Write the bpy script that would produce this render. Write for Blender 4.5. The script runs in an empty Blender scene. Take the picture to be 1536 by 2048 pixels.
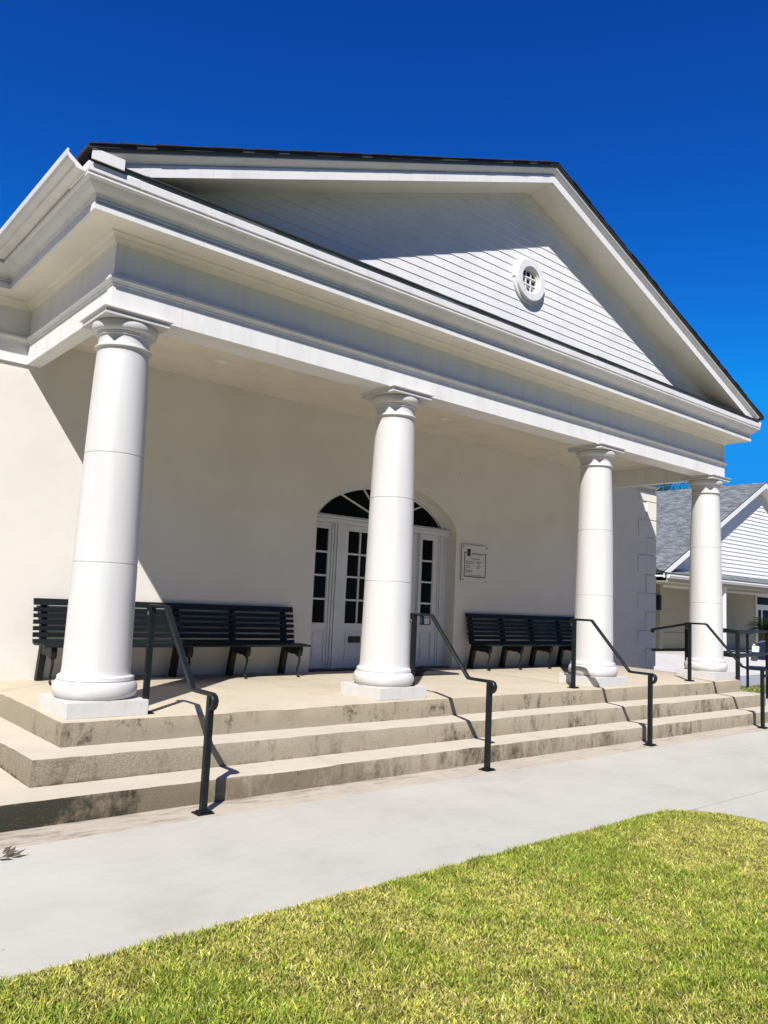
import bpy, bmesh, math, random
import numpy as np
from mathutils import Vector, Matrix
random.seed(7); rng = np.random.default_rng(11)
R = math.radians; PI = math.pi
sc = bpy.context.scene; C = sc.collection

# ------------------------------------------------------------------ layout measured from image pixels (metres, z=0 is the porch floor)
X2, X3, X4 = 2.8405, 6.2986, 9.1463
COLX = (0.0, X2, X3, X4)
D = 2.113            # first image fit of the porch back wall; parts on it are built in this frame ...
XW = 11.263
DN = 1.945           # ... and moved by survey() to the checked wall plane
XWN = 10.98          # right corner of the building after the check
def survey(objs):  # scales x and z about the camera position and shifts y nearer
    for o in objs:
        ox, oy, oz = o.location if o.parent is not None or True else (0, 0, 0)
        w0 = Vector((0, 0, 0)); p = o
        while p: w0 = w0+Vector(p.location); p = p.parent
        for v_ in o.data.vertices:
            x, y, z = v_.co+w0
            v_.co = Vector((.979*x-.047, y-.168, .979*z+.019))-w0
G = -0.491           # ground level
FACE = 0.20          # architrave face offset from column centres
ZA = 3.014           # underside of the architrave
XAP = 4.573          # gable centre
SL = 0.389           # roof slope
ZRB = 5.775          # underside of rake at the apex

# ------------------------------------------------------------------ materials
def mat(name, col, rough=.6, metal=0.0, spec=.5):
    m = bpy.data.materials.new(name); m.use_nodes = True
    b = m.node_tree.nodes['Principled BSDF']
    b.inputs['Base Color'].default_value = (*col, 1); b.inputs['Roughness'].default_value = rough
    b.inputs['Metallic'].default_value = metal; b.inputs['Specular IOR Level'].default_value = spec
    return m
class NT:
    def __init__(s, m): s.t = m.node_tree; s.b = s.t.nodes['Principled BSDF']
    def n(s, typ, **kw):
        nd = s.t.nodes.new(typ)
        for k, v in kw.items():
            if k.startswith('i_'):
                key = k[2:]; key = int(key) if key.isdigit() else key.replace('_', ' ')
                nd.inputs[key].default_value = v
            else: setattr(nd, k, v)
        return nd
    def l(s, a, b): s.t.links.new(a, b)
    def coord(s, scale=(1,1,1)):
        tc = s.n('ShaderNodeTexCoord'); mp = s.n('ShaderNodeMapping'); mp.inputs['Scale'].default_value = scale
        s.l(tc.outputs['Object'], mp.inputs['Vector']); return mp.outputs['Vector']
    def noise(s, vec, scale, detail=4, rough=.55):
        nd = s.n('ShaderNodeTexNoise', i_Scale=scale, i_Detail=detail, i_Roughness=rough); s.l(vec, nd.inputs['Vector']); return nd.outputs['Fac']
    def ramp(s, fac, stops, interp='LINEAR'):
        nd = s.n('ShaderNodeValToRGB'); r = nd.color_ramp; r.interpolation = interp
        while len(r.elements) < len(stops): r.elements.new(.5)
        for e, (p, c) in zip(r.elements, stops):
            e.position = p; e.color = (*c, 1) if len(c) == 3 else c
        s.l(fac, nd.inputs['Fac']); return nd.outputs['Color']
    def mix(s, fac, a, b, mode='MIX'):
        nd = s.n('ShaderNodeMix', data_type='RGBA', blend_type=mode)
        for k, v in ((0, fac), (6, a), (7, b)):
            if hasattr(v, 'links'): s.l(v, nd.inputs[k])
            elif k == 0: nd.inputs[0].default_value = v
            else: nd.inputs[k].default_value = (*v, 1)
        return nd.outputs[2]
    def math(s, op, a, b=0.0):
        nd = s.n('ShaderNodeMath', operation=op)
        for k, v in ((0, a), (1, b)):
            if hasattr(v, 'links'): s.l(v, nd.inputs[k])
            else: nd.inputs[k].default_value = v
        return nd.outputs[0]
    def maprange(s, v, a, b, c=0., d=1.):
        nd = s.n('ShaderNodeMapRange'); s.l(v, nd.inputs[0])
        for k, x in zip((1, 2, 3, 4), (a, b, c, d)): nd.inputs[k].default_value = x
        return nd.outputs[0]
    def sep(s, vec):
        nd = s.n('ShaderNodeSeparateXYZ'); s.l(vec, nd.inputs[0]); return nd.outputs
    def bump(s, h, strength=.3, dist=.01):
        nd = s.n('ShaderNodeBump'); nd.inputs['Strength'].default_value = strength; nd.inputs['Distance'].default_value = dist
        s.l(h, nd.inputs['Height']); s.l(nd.outputs[0], s.b.inputs['Normal'])
    def base(s, c): s.l(c, s.b.inputs['Base Color'])

def paint(name, col, rough=.45, grime=.06, bumpd=.0015, gscale=3.0):
    m = mat(name, col, rough); t = NT(m); v = t.coord()
    f = t.noise(v, gscale, 6, .6)
    dark = tuple(c*(1-grime*2.2) for c in col)
    t.base(t.ramp(f, [(.30, dark), (.55, col), (.75, tuple(min(1, c*(1+grime*.3)) for c in col))]))
    t.bump(t.noise(v, 60, 3), .25, bumpd)
    return m
WHITE = (.80, .805, .81)
M = {}
M['trim'] = paint('white_trim_paint', (.67, .667, .65), .42, .05)
M['column'] = paint('column_paint', (.61, .605, .59), .5, .04, .001)
def colmat():
    m = mat('column_paint', (.51, .505, .495), .5); t = NT(m); v = t.coord()
    sv = t.n('ShaderNodeMapping'); sv.inputs['Scale'].default_value = (1, 1, .12); t.l(v, sv.inputs['Vector'])
    c = t.ramp(t.noise(sv.outputs[0], 6, 6, .65), [(.3, (.48, .472, .455)), (.55, (.525, .52, .508)), (.75, (.545, .54, .53))])
    z = t.sep(v)[2]
    sp = t.math('MULTIPLY', t.maprange(z, .30, .0), t.maprange(t.noise(v, 13, 6, .8), .47, .68))
    c = t.mix(t.math('MULTIPLY', sp, .28), c, (.36, .31, .24))
    vo = t.n('ShaderNodeTexVoronoi', i_Scale=2.4); t.l(v, vo.inputs['Vector'])
    k = t.math('LESS_THAN', t.math('ADD', vo.outputs['Distance'], t.math('MULTIPLY', t.noise(v, 60, 2), .03)), .032)
    t.base(t.mix(t.math('MULTIPLY', k, .6), c, (.2, .17, .13)))
    t.bump(t.math('ADD', t.noise(v, 70, 4, .7), t.math('MULTIPLY', t.noise(v, 6, 3), 1.5)), .3, .0022); return m
M['column'] = colmat()
def trimmat():
    col = (.67, .667, .65); m = mat('white_trim_paint', col, .42); t = NT(m); v = t.coord()
    sv = t.n('ShaderNodeMapping'); sv.inputs['Scale'].default_value = (1, 1, .18); t.l(v, sv.inputs['Vector'])
    c = t.ramp(t.noise(sv.outputs[0], 5, 6, .7), [(.28, tuple(q*.86 for q in col)), (.5, col), (.75, tuple(q*1.02 for q in col))])
    x = t.sep(v)[0]; g = t.n('ShaderNodeNewGeometry'); ny = t.math('GREATER_THAN', t.math('ABSOLUTE', t.sep(g.outputs['Normal'])[1]), .3)
    fr_ = t.math('ABSOLUTE', t.math('SUBTRACT', t.math('FRACT', t.math('DIVIDE', t.math('ADD', x, 60.9), 2.85)), .5))
    ln = t.math('MULTIPLY', t.math('LESS_THAN', fr_, .0007), ny)
    c = t.mix(t.math('MULTIPLY', ln, .32), c, (.18, .17, .15))
    vo = t.n('ShaderNodeTexVoronoi', i_Scale=2.2); t.l(v, vo.inputs['Vector'])
    k = t.math('LESS_THAN', t.math('ADD', vo.outputs['Distance'], t.math('MULTIPLY', t.noise(v, 60, 2), .03)), .030)
    t.base(t.mix(t.math('MULTIPLY', k, .6), c, (.15, .12, .09)))
    t.bump(t.math('ADD', t.noise(v, 60, 3), t.math('MULTIPLY', t.noise(v, 1.5, 3), 3)), .3, .002); return m
M['trim'] = trimmat()
M['ceiling'] = paint('ceiling_paint', (.655, .61, .50), .7, .05)
M['door'] = paint('door_paint', (.60, .61, .61), .4, .05)
def stucco(name, col):
    m = mat(name, col, .85); t = NT(m); v = t.coord()
    f = t.noise(v, 1.3, 6, .6); f2 = t.noise(v, 9, 5, .7)
    c = t.ramp(f, [(.3, tuple(x*.93 for x in col)), (.6, col), (.8, tuple(min(1, x*1.02) for x in col))])
    # sparse specks: wasp marks, chipped paint, old nail holes
    vo = t.n('ShaderNodeTexVoronoi', i_Scale=2.0); t.l(v, vo.inputs['Vector'])
    n3 = t.noise(v, 40, 2)
    sp = t.math('LESS_THAN', t.math('ADD', vo.outputs['Distance'], t.math('MULTIPLY', n3, .03)), .038)
    c = t.mix(t.math('MULTIPLY', sp, .75), c, (.12, .09, .06))
    z = t.sep(v)[2]
    dirt = t.math('MULTIPLY', t.maprange(z, -.02, .24, 1, 0), t.maprange(f2, .38, .66))
    c = t.mix(t.math('MULTIPLY', dirt, .35), c, (.35, .31, .25))
    t.base(c)
    h = t.math('ADD', t.math('MULTIPLY', t.noise(v, 2.0, 4), 3.0), t.noise(v, 45, 5, .65))
    t.bump(h, .35, .003)
    return m
M['stucco'] = stucco('painted_stucco', (.645, .62, .565))
M['soffit'] = paint('soffit_bounce_tint', (.76, .72, .61), .6, .04)  # lighter, warmer copy of the trim paint: ground bounce put into the colour
M['siding'] = paint('siding_paint', (.685, .685, .675), .5, .04)
def concrete(name, col, dark, dirt_z=None, pit=.5, streak=0.0, rough=.9):
    m = mat(name, col, rough); t = NT(m); v = t.coord()
    f = t.noise(v, 1.7, 6, .65); f2 = t.noise(v, 14, 6, .7); fine = t.noise(v, 170, 3, .7)
    c = t.ramp(f, [(.3, tuple(a*.88 for a in col)), (.5, col), (.72, tuple(min(1, a*1.06) for a in col))])
    c = t.mix(t.math('MULTIPLY', t.maprange(f2, .52, .72), .22), c, dark)
    c = t.mix(t.math('MULTIPLY', t.maprange(fine, .56, .7), .35*pit), c, dark)
    t.base(c)
    h = t.math('ADD', t.math('MULTIPLY', f2, 1.2), fine)
    t.bump(h, .35*pit, .006)
    return m, t, c, v
def walkmat():
    m, t, c, v = concrete('sidewalk_concrete', (.392, .382, .338), (.285, .275, .238), pit=.32)
    sv = t.n('ShaderNodeMapping'); sv.inputs['Scale'].default_value = (.6, 7, 1); sv.inputs['Rotation'].default_value = (0, 0, .3); t.l(v, sv.inputs['Vector'])
    f = t.noise(sv.outputs[0], 2.2, 6, .75); blot = t.noise(v, .55, 3, .5)
    c = t.mix(t.math('MULTIPLY', t.maprange(f, .5, .72), .30), c, (.31, .30, .27))
    c = t.mix(t.math('MULTIPLY', t.maprange(blot, .45, .62), .30), c, (.46, .45, .41))
    vo = t.n('ShaderNodeTexVoronoi', i_Scale=3.0); t.l(v, vo.inputs['Vector'])
    sp = t.math('LESS_THAN', t.math('ADD', vo.outputs['Distance'], t.math('MULTIPLY', t.noise(v, 55, 2), .03)), .032)
    t.base(t.mix(t.math('MULTIPLY', sp, .6), c, (.14, .12, .09))); return m
M['sidewalk'] = walkmat()
def oldwalk():
    m, t, c, v = concrete('old_strip_concrete', (.40, .352, .285), (.18, .15, .11), pit=.7)
    x, y, z = t.sep(v); sv = t.n('ShaderNodeMapping'); sv.inputs['Scale'].default_value = (.5, 2.2, 1); t.l(v, sv.inputs['Vector'])
    f = t.math('ADD', t.noise(sv.outputs[0], 5, 6, .75), t.math('MULTIPLY', t.maprange(y, -1.15, -1.02), .06))
    f = t.math('ADD', f, t.math('MULTIPLY', t.maprange(x, .6, -.9), .05))
    t.base(t.mix(t.math('MULTIPLY', t.maprange(f, .54, .70), .75), c, (.13, .10, .07))); return m
M['oldwalk'] = oldwalk()
def step_mat():
    col = (.435, .378, .288)
    m, t, c, v = concrete('weathered_step_concrete', col, (.30, .24, .16), pit=.9)
    # mildew, water streaks and exposed grit on the riser faces
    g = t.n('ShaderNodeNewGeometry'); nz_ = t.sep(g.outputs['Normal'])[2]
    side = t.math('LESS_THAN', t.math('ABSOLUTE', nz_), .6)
    x, y, z = t.sep(v)
    sv = t.n('ShaderNodeMapping'); sv.inputs['Scale'].default_value = (1, 1, .3); t.l(v, sv.inputs['Vector'])
    st = t.noise(sv.outputs[0], 8, 6, .75); big = t.noise(v, 1.3, 4, .6); med = t.noise(v, 22, 5, .75); grit = t.noise(v, 120, 4, .85)
    c = t.mix(t.math('MULTIPLY', t.maprange(z, -.05, -.12), .55), c, (.425, .39, .325))
    c = t.mix(t.math('MULTIPLY', t.maprange(t.noise(v, 4.5, 6, .75), .5, .7), .30), c, (.31, .27, .21))
    lowest = t.maprange(z, -.30, -.36); mid = t.maprange(z, -.155, -.18)
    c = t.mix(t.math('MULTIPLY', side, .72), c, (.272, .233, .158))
    # gritty relief colour, stronger toward the left corner
    lefty = t.maprange(x, 1.2, -.6)
    gr = t.math('MULTIPLY', t.math('MULTIPLY', t.maprange(grit, .46, .60), side), t.math('ADD', .34, t.math('MULTIPLY', t.math('MULTIPLY', lefty, mid), .55)))
    c = t.mix(gr, c, (.13, .10, .055))
    # brown staining
    s1 = t.math('ADD', t.math('ADD', t.math('MULTIPLY', st, .55), t.math('MULTIPLY', big, .45)), t.math('ADD', t.math('MULTIPLY', lowest, t.math('ADD', .05, t.math('MULTIPLY', t.maprange(x, 2.8, .1), .15))), t.math('MULTIPLY', mid, .02)))
    edge = t.math('ADD', t.math('MULTIPLY', t.maprange(z, -.29, -.337), t.maprange(z, -.3385, -.336, 1, 0)), 0)
    br = t.math('MULTIPLY', t.maprange(t.math('ADD', t.math('ADD', s1, .012), t.math('MULTIPLY', t.math('SUBTRACT', med, .5), .25)), .54, .66), side)
    c = t.mix(t.math('MULTIPLY', br, .72), c, (.13, .10, .06))
    # black growth: patches at the foot of risers and the far left of the lowest one
    s2 = t.math('ADD', t.math('ADD', t.math('MULTIPLY', big, .5), t.math('MULTIPLY', st, .5)), t.math('MULTIPLY', lowest, t.math('ADD', .025, t.math('MULTIPLY', t.maprange(x, .10, -.62), .36))))
    bk = t.math('MULTIPLY', t.maprange(t.math('ADD', s2, t.math('ADD', t.math('MULTIPLY', t.math('SUBTRACT', med, .5), .42), t.math('MULTIPLY', t.math('SUBTRACT', t.noise(v, 5.5, 4, .6), .5), .45))), .585, .76), side)
    bk = t.math('MULTIPLY', bk, t.maprange(grit, .66, .45, .72, 1.0))
    c = t.mix(bk, c, (.024, .024, .014))
    vo = t.n('ShaderNodeTexVoronoi', i_Scale=60); t.l(v, vo.inputs['Vector'])
    fl = t.math('MULTIPLY', t.math('LESS_THAN', vo.outputs['Distance'], .085), side)
    c = t.mix(t.math('MULTIPLY', fl, .5), c, (.50, .47, .38))
    t.base(c)
    h = t.math('ADD', t.math('MULTIPLY', grit, t.math('ADD', .3, t.math('MULTIPLY', lefty, side))), t.math('MULTIPLY', t.noise(v, 30, 4, .7), .35))
    t.bump(h, .75, .012)
    return m
M['step'] = step_mat()
def shingle(name, a, b):
    m = mat(name, a, .95); t = NT(m)
    tc = t.n('ShaderNodeTexCoord'); br = t.n('ShaderNodeTexBrick', offset=.5)
    br.inputs['Scale'].default_value = 1; br.inputs['Brick Width'].default_value = .28; br.inputs['Row Height'].default_value = .13
    br.inputs['Mortar Size'].default_value = .006; br.inputs['Bias'].default_value = 0
    br.inputs['Color1'].default_value = (*a, 1); br.inputs['Color2'].default_value = (*b, 1); br.inputs['Mortar'].default_value = (.03, .03, .035, 1)
    t.l(tc.outputs['UV'], br.inputs['Vector'])
    mp = t.n('ShaderNodeMapping'); mp.inputs['Scale'].default_value = (3, 9, 1); t.l(tc.outputs['UV'], mp.inputs['Vector'])
    f = t.noise(mp.outputs[0], 1.6, 4, .7)
    t.base(t.mix(t.maprange(f, .35, .7, .0, .75), br.outputs['Color'], tuple(x*.35 for x in a)))
    t.bump(br.outputs['Fac'], .5, .01)
    return m
M['shingle'] = shingle('dark_shingle', (.055, .058, .06), (.085, .09, .09))
M['shingle_grey'] = shingle('grey_shingle', (.10, .115, .12), (.25, .27, .275))
M['black'] = mat('black_painted_metal', (.012, .017, .02), .42, 0, .3); NT(M['black'])
t = NT(M['black']); v = t.coord(); t.base(t.ramp(t.noise(v, 30, 4), [(.3, (.003, .005, .0055)), (.7, (.008, .012, .0135))])); t.bump(t.noise(v, 120, 3), .2, .001)
M['benchpaint'] = mat('dark_bench_paint', (.02, .03, .034), .5, 0, .28)
t = NT(M['benchpaint']); v = t.coord((.4, 6, 6)); t.base(t.ramp(t.noise(v, 12, 4), [(.3, (.003, .005, .0055)), (.75, (.008, .012, .013))])); t.bump(t.noise(v, 20, 4), .3, .002)
M['glass'] = mat('dark_window_glass', (.006, .0065, .006), .15, 0, .09)
M['farglass'] = mat('far_window_glass', (.01, .01, .01), .3, 0, .05)
M['metal'] = mat('brushed_steel', (.6, .6, .6), .3, 1)
M['flash'] = paint('metal_flashing', (.10, .115, .115), .5, .1)
M['gutter'] = paint('gutter_enamel', (.72, .71, .68), .3, .06)
M['mat'] = mat('black_doormat', (.012, .012, .013), .95); t = NT(M['mat']); t.bump(t.noise(t.coord(), 300, 2), .6, .004)
M['slot'] = mat('aged_bronze', (.02, .02, .02), .4, .6)
M['lens'] = mat('frosted_light_lens', (.75, .72, .62), .4)
M['blue'] = mat('blue_decal', (.05, .16, .32), .4)
M['paper'] = mat('paper', (.72, .74, .75), .6)
M['ink'] = mat('dark_ink', (.02, .02, .025), .5)
M['greyink'] = mat('grey_ink', (.10, .10, .09), .5)
M['acrylic'] = mat('acrylic_panel', (.60, .585, .54), .35, 0, .3)
M['carpaint'] = mat('dark_car_paint', (.02, .028, .045), .18, .3); M['carpaint'].node_tree.nodes['Principled BSDF'].inputs['Coat Weight'].default_value = .8
M['tyre'] = mat('tyre_rubber', (.015, .015, .015), .85)
M['headlight'] = mat('headlight_glass', (.75, .72, .62), .12)
M['plastic'] = mat('dark_bumper_plastic', (.03, .032, .035), .5)
M['wallcream'] = stucco('cream_render', (.36, .325, .245))
M['brownleaf'] = mat('dry_leaf', (.07, .055, .04), .8)
def gravel():
    m = mat('pale_gravel', (.5, .49, .47), .95); t = NT(m); v = t.coord()
    vo = t.n('ShaderNodeTexVoronoi', i_Scale=14); t.l(v, vo.inputs['Vector'])
    f = t.noise(v, 3, 5, .7); c = t.ramp(vo.outputs['Distance'], [(.1, (.62, .60, .55)), (.5, (.44, .42, .38))])
    t.base(t.mix(t.maprange(f, .4, .7, 0, .5), c, (.62, .6, .56))); t.bump(vo.outputs['Distance'], .6, .02); return m
M['gravel'] = gravel()
def leafmat(name, a, b, rough=.5):
    m = mat(name, a, rough); t = NT(m)
    at = t.n('ShaderNodeAttribute', attribute_name='tint'); t.base(at.outputs['Color'])
    tr = t.n('ShaderNodeBsdfTranslucent'); t.l(at.outputs['Color'], tr.inputs['Color'])
    mx = t.n('ShaderNodeMixShader'); mx.inputs[0].default_value = .3
    out = t.t.nodes['Material Output']; t.l(t.b.outputs[0], mx.inputs[1]); t.l(tr.outputs[0], mx.inputs[2]); t.l(mx.outputs[0], out.inputs['Surface'])
    return m
M['blade'] = leafmat('grass_blades', (.2, .3, .05), None, .55)
M['leaf'] = leafmat('tree_leaves', (.05, .09, .02), None, .6)
def soil():
    m = mat('lawn_soil', (.12, .13, .04), .95); t = NT(m); v = t.coord()
    t.base(t.ramp(t.noise(v, 25, 6, .7), [(.3, (.035, .035, .012)), (.55, (.10, .10, .03)), (.75, (.24, .20, .09))])); t.bump(t.noise(v, 120, 5, .8), .8, .02); return m
M['soil'] = soil()
M['meadow'] = mat('dull_grass_ground', (.07, .085, .03), .95)
M['asphalt'] = concrete('grey_path', (.26, .27, .28), (.15, .15, .16), pit=.4)[0]
M['bark'] = mat('bark', (.10, .075, .05), .9)

# ------------------------------------------------------------------ mesh helpers
def obj(name, bm, m, parent=None, smooth=False, loc=(0, 0, 0)):
    bmesh.ops.recalc_face_normals(bm, faces=bm.faces)
    me = bpy.data.meshes.new(name); bm.to_mesh(me); bm.free()
    if isinstance(m, (list, tuple)):
        for q in m: me.materials.append(q)
    else: me.materials.append(m)
    if smooth:
        for p in me.polygons: p.use_smooth = True
        if smooth != True: me.set_sharp_from_angle(angle=R(smooth))
    o = bpy.data.objects.new(name, me); C.objects.link(o); o.location = loc
    if parent: o.parent = parent
    return o
def tag(o, label=None, cat=None, group=None, kind=None):
    if label: o['label'] = label
    if cat: o['category'] = cat
    if group: o['group'] = group
    if kind: o['kind'] = kind
    return o
def thing(name, label, cat, loc=(0, 0, 0), rz=0, group=None):
    o = bpy.data.objects.new(name, None); C.objects.link(o); o.location = loc; o.rotation_euler = (0, 0, rz); o.empty_display_size = .2
    return tag(o, label, cat, group)
def copy_tree(o, parent=None):
    c = o.copy(); C.objects.link(c); c.parent = parent
    for ch in [x for x in bpy.data.objects if x.parent == o]: copy_tree(ch, c)
    return c
def box(bm, x0, x1, y0, y1, z0, z1, bev=0.0, mi=0):
    vs = [bm.verts.new((x, y, z)) for x in (x0, x1) for y in (y0, y1) for z in (z0, z1)]
    fs = [(0, 1, 3, 2), (4, 6, 7, 5), (0, 4, 5, 1), (2, 3, 7, 6), (0, 2, 6, 4), (1, 5, 7, 3)]
    F = [bm.faces.new([vs[i] for i in f]) for f in fs]
    for f in F: f.material_index = mi
    if bev > 0:
        es = list({e for f in F for e in f.edges})
        bmesh.ops.bevel(bm, geom=es, offset=bev, segments=2, affect='EDGES', profile=.6)
def B(*a, **k):
    bm = bmesh.new(); box(bm, *a, **k); return bm
def prism(bm, pts, axis, a, b, mi=0):
    """extrude polygon (2D pts) along axis from a to b. axis X: pts=(y,z); Y: (x,z); Z: (x,y)"""
    def P(p, t): return {'X': (t, p[0], p[1]), 'Y': (p[0], t, p[1]), 'Z': (p[0], p[1], t)}[axis]
    A = [bm.verts.new(P(p, a)) for p in pts]; Bv = [bm.verts.new(P(p, b)) for p in pts]; n = len(pts)
    F = [bm.faces.new(A), bm.faces.new(Bv[::-1])]
    for i in range(n): F.append(bm.faces.new((A[i], A[(i+1) % n], Bv[(i+1) % n], Bv[i])))
    for f in F: f.material_index = mi
def lathe(bm, prof, c=(0, 0, 0), seg=64):
    rings = []
    for r, z in prof:
        rings.append([bm.verts.new((c[0]+r*math.cos(2*PI*i/seg), c[1]+r*math.sin(2*PI*i/seg), c[2]+z)) for i in range(seg)])
    for a, b in zip(rings, rings[1:]):
        for i in range(seg): bm.faces.new((a[i], a[(i+1) % seg], b[(i+1) % seg], b[i]))
    bm.faces.new(rings[0][::-1]); bm.faces.new(rings[-1])
def tube(bm, pts, r, seg=10, rect=None, caps=True):
    """sweep round (or rect=(w,h)) section along pts"""
    pts = [Vector(p) for p in pts]; rings = []
    rr = r if isinstance(r, (list, tuple)) else [r]*len(pts)
    for i, p in enumerate(pts):
        d1 = (p-pts[i-1]).normalized() if i else None; d2 = (pts[i+1]-p).normalized() if i < len(pts)-1 else None
        d = (d1+d2).normalized() if d1 and d2 else (d1 or d2)
        k = 1/max(.5, d.dot(d2)) if d1 and d2 else 1
        s = d.cross(Vector((0, 0, 1)))
        if s.length < 1e-3: s = Vector((1, 0, 0))
        if i and s.dot(prev) < 0: s = -s
        s.normalize(); prev = s; u = s.cross(d).normalized()
        if i and u.dot(pu) < 0: u = -u
        pu = u
        if rect:
            w, h = rect; ring = [p+s*a*w/2+u*b*h/2*k for a, b in ((-1, -.6), (-.7, -1), (.7, -1), (1, -.6), (1, .6), (.7, 1), (-.7, 1), (-1, .6))]
        else: ring = [p+(s*math.cos(2*PI*j/seg)+u*math.sin(2*PI*j/seg)*k)*rr[i] for j in range(seg)]
        rings.append([bm.verts.new(q) for q in ring])
    n = len(rings[0])
    for a, b in zip(rings, rings[1:]):
        for j in range(n): bm.faces.new((a[j], a[(j+1) % n], b[(j+1) % n], b[j]))
    if caps: bm.faces.new(rings[0][::-1]); bm.faces.new(rings[-1])
def sweep(bm, path, prof, closed_prof=False, uv=False):
    """mitred sweep: path 2D list (x,y); profile (outward offset n, z); outward = right of travel"""
    P = [Vector(p) for p in path]; rows = []
    for i, p in enumerate(P):
        d1 = (p-P[i-1]).normalized() if i else None; d2 = (P[i+1]-p).normalized() if i < len(P)-1 else None
        n1 = Vector((d1.y, -d1.x)) if d1 else None; n2 = Vector((d2.y, -d2.x)) if d2 else None
        if n1 and n2: m = (n1+n2); m = m/(m.dot(n1))
        else: m = n1 or n2
        rows.append([bm.verts.new((p.x+m.x*n, p.y+m.y*n, z)) for n, z in prof])
    k = len(prof)
    for a, b in zip(rows, rows[1:]):
        for j in range(k if closed_prof else k-1): bm.faces.new((a[j], a[(j+1) % k], b[(j+1) % k], b[j]))
    if closed_prof:
        bm.faces.new(rows[0][::-1]); bm.faces.new(rows[-1])
def poly(bm, pts, mi=0):
    f = bm.faces.new([bm.verts.new(p) for p in pts]); f.material_index = mi; return f
def arc(cx, cy, r, a0, a1, n): return [(cx+r*math.cos(R(a0+(a1-a0)*i/n)), cy+r*math.sin(R(a0+(a1-a0)*i/n))) for i in range(n+1)]

# ------------------------------------------------------------------ THE BUILDING
bld = thing('portico_building', 'large white building whose columned gabled porch fills the photo', 'building', (4.6, 2, G))
OFF = Vector((-4.6, -2, -G))
def part(name, bm, m, parent=bld, **k):
    o = obj(name, bm, m, None, **k); o.parent = parent
    if parent is bld: o.location = OFF
    return o
AX, ASP, AHW, ARISE = 4.67, 1.95, 1.25, .575      # arch centre, spring, half width, rise
def archz(x, hw=AHW, rise=ARISE):
    t_ = max(0, 1-(x/hw)**2); ell = rise*math.sqrt(t_)
    Rr = (hw*hw+rise*rise)/(2*rise); cir = math.sqrt(max(0, Rr*Rr-x*x))-(Rr-rise)
    return ASP+.5*(ell+max(0, cir))
# front wall with arched opening
bm = bmesh.new(); xl, xr, zb, zt, W = -9.0, XW, G-.1, 3.95, .19
N = 40; xs = [AX-AHW*math.cos(PI*i/N) for i in range(N+1)]
zs = [archz(x-AX) for x in xs]; zs[0] = zs[-1] = ASP
def V(x, y, z): return bm.verts.new((x, y, z))
poly(bm, [(xl, D, zb), (xs[0], D, zb), (xs[0], D, zt), (xl, D, zt)])
poly(bm, [(xs[-1], D, zb), (xr, D, zb), (xr, D, zt), (xs[-1], D, zt)])
for i in range(N):
    poly(bm, [(xs[i], D, zs[i]), (xs[i+1], D, zs[i+1]), (xs[i+1], D, zt), (xs[i], D, zt)])
    poly(bm, [(xs[i], D, zs[i]), (xs[i+1], D, zs[i+1]), (xs[i+1], D+W, zs[i+1]), (xs[i], D+W, zs[i])])
for x in (xs[0], xs[-1]): poly(bm, [(x, D, zb), (x, D+W, zb), (x, D+W, ASP), (x, D, ASP)])
poly(bm, [(xr, D, zb), (xr, D+11, zb), (xr, D+11, zt), (xr, D, zt)]); poly(bm, [(xl, D, zb), (xl, D+11, zb), (xl, D+11, zt), (xl, D, zt)])
poly(bm, [(xl, D+11, zb), (xr, D+11, zb), (xr, D+11, zt), (xl, D+11, zt)])
poly(bm, [(xs[0]-.3, D+W+.25, zb), (xs[-1]+.3, D+W+.25, zb), (xs[-1]+.3, D+W+.25, 2.7), (xs[0]-.3, D+W+.25, 2.7)])
bmesh.ops.remove_doubles(bm, verts=bm.verts, dist=.0005)
part('wall', bm, M['stucco'])
# quoins on the right corner
proto = None
for k, (z0, z1, wide) in enumerate([(-.06, .262, 0), (.277, .590, 1), (.605, .935, 0), (.95, 1.278, 1), (1.293, 1.628, 0), (1.645, 1.99, 1), (2.006, 2.325, 0), (2.34, 2.653, 1), (2.668, 3.0, 0), (3.012, 3.2, 1)]):
    w = .575 if wide else .305
    bm = bmesh.new(); box(bm, XW-w, XW+.022, D-.022, D+w*.9, z0, z1, bev=.008); part('quoin', bm, M['stucco'])

ON_WALL = [o for o in bpy.data.objects if o.name.split('.')[0] in ('wall', 'quoin')]
# columns
PROF = [(.300, .110), (.302, .113)]
PROF += [(.258+.046*math.cos(a), .178+.066*math.sin(a)) for a in [R(-75+150*i/14) for i in range(15)]]
PROF += [(.276, .246), (.276, .250), (.274, .254), (.274, .268), (.270, .273), (.262, .276), (.252, .284), (.2475, .300), (.2455, .33)]
PROF += [(.241, .60), (.236, 1.00), (.2345, 1.100), (.2305, 1.103), (.2305, 1.107), (.2345, 1.110), (.229, 1.45), (.2235, 1.80), (.2205, 1.926), (.2165, 1.929), (.2165, 1.933), (.2205, 1.936),
         (.213, 2.25), (.2035, 2.55), (.1965, 2.70), (.194, 2.742), (.197, 2.750), (.210, 2.753)]
PROF += [(.205+.011*math.cos(a), 2.765+.011*math.sin(a)) for a in [R(-80+160*i/6) for i in range(7)]]
PROF += [(.200, 2.777), (.200, 2.783), (.1955, 2.787), (.193, 2.795), (.193, 2.845), (.196, 2.853), (.206, 2.857), (.206, 2.868), (.212, 2.871), (.212, 2.880), (.216, 2.883)]
PROF += [(.216+.031*math.sin(a), 2.883+.046*(1-math.cos(a))) for a in [R(90*i/8) for i in range(1, 9)]]
PROF += [(.2475, 2.936), (.246, 2.945), (.241, 2.955), (.236, 2.9595)]
BASE_END = next(i for i, p in enumerate(PROF) if p[1] > .272)
CAP_ST = next(i for i, p in enumerate(PROF) if p[1] > 2.7495)
colroot = None
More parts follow.
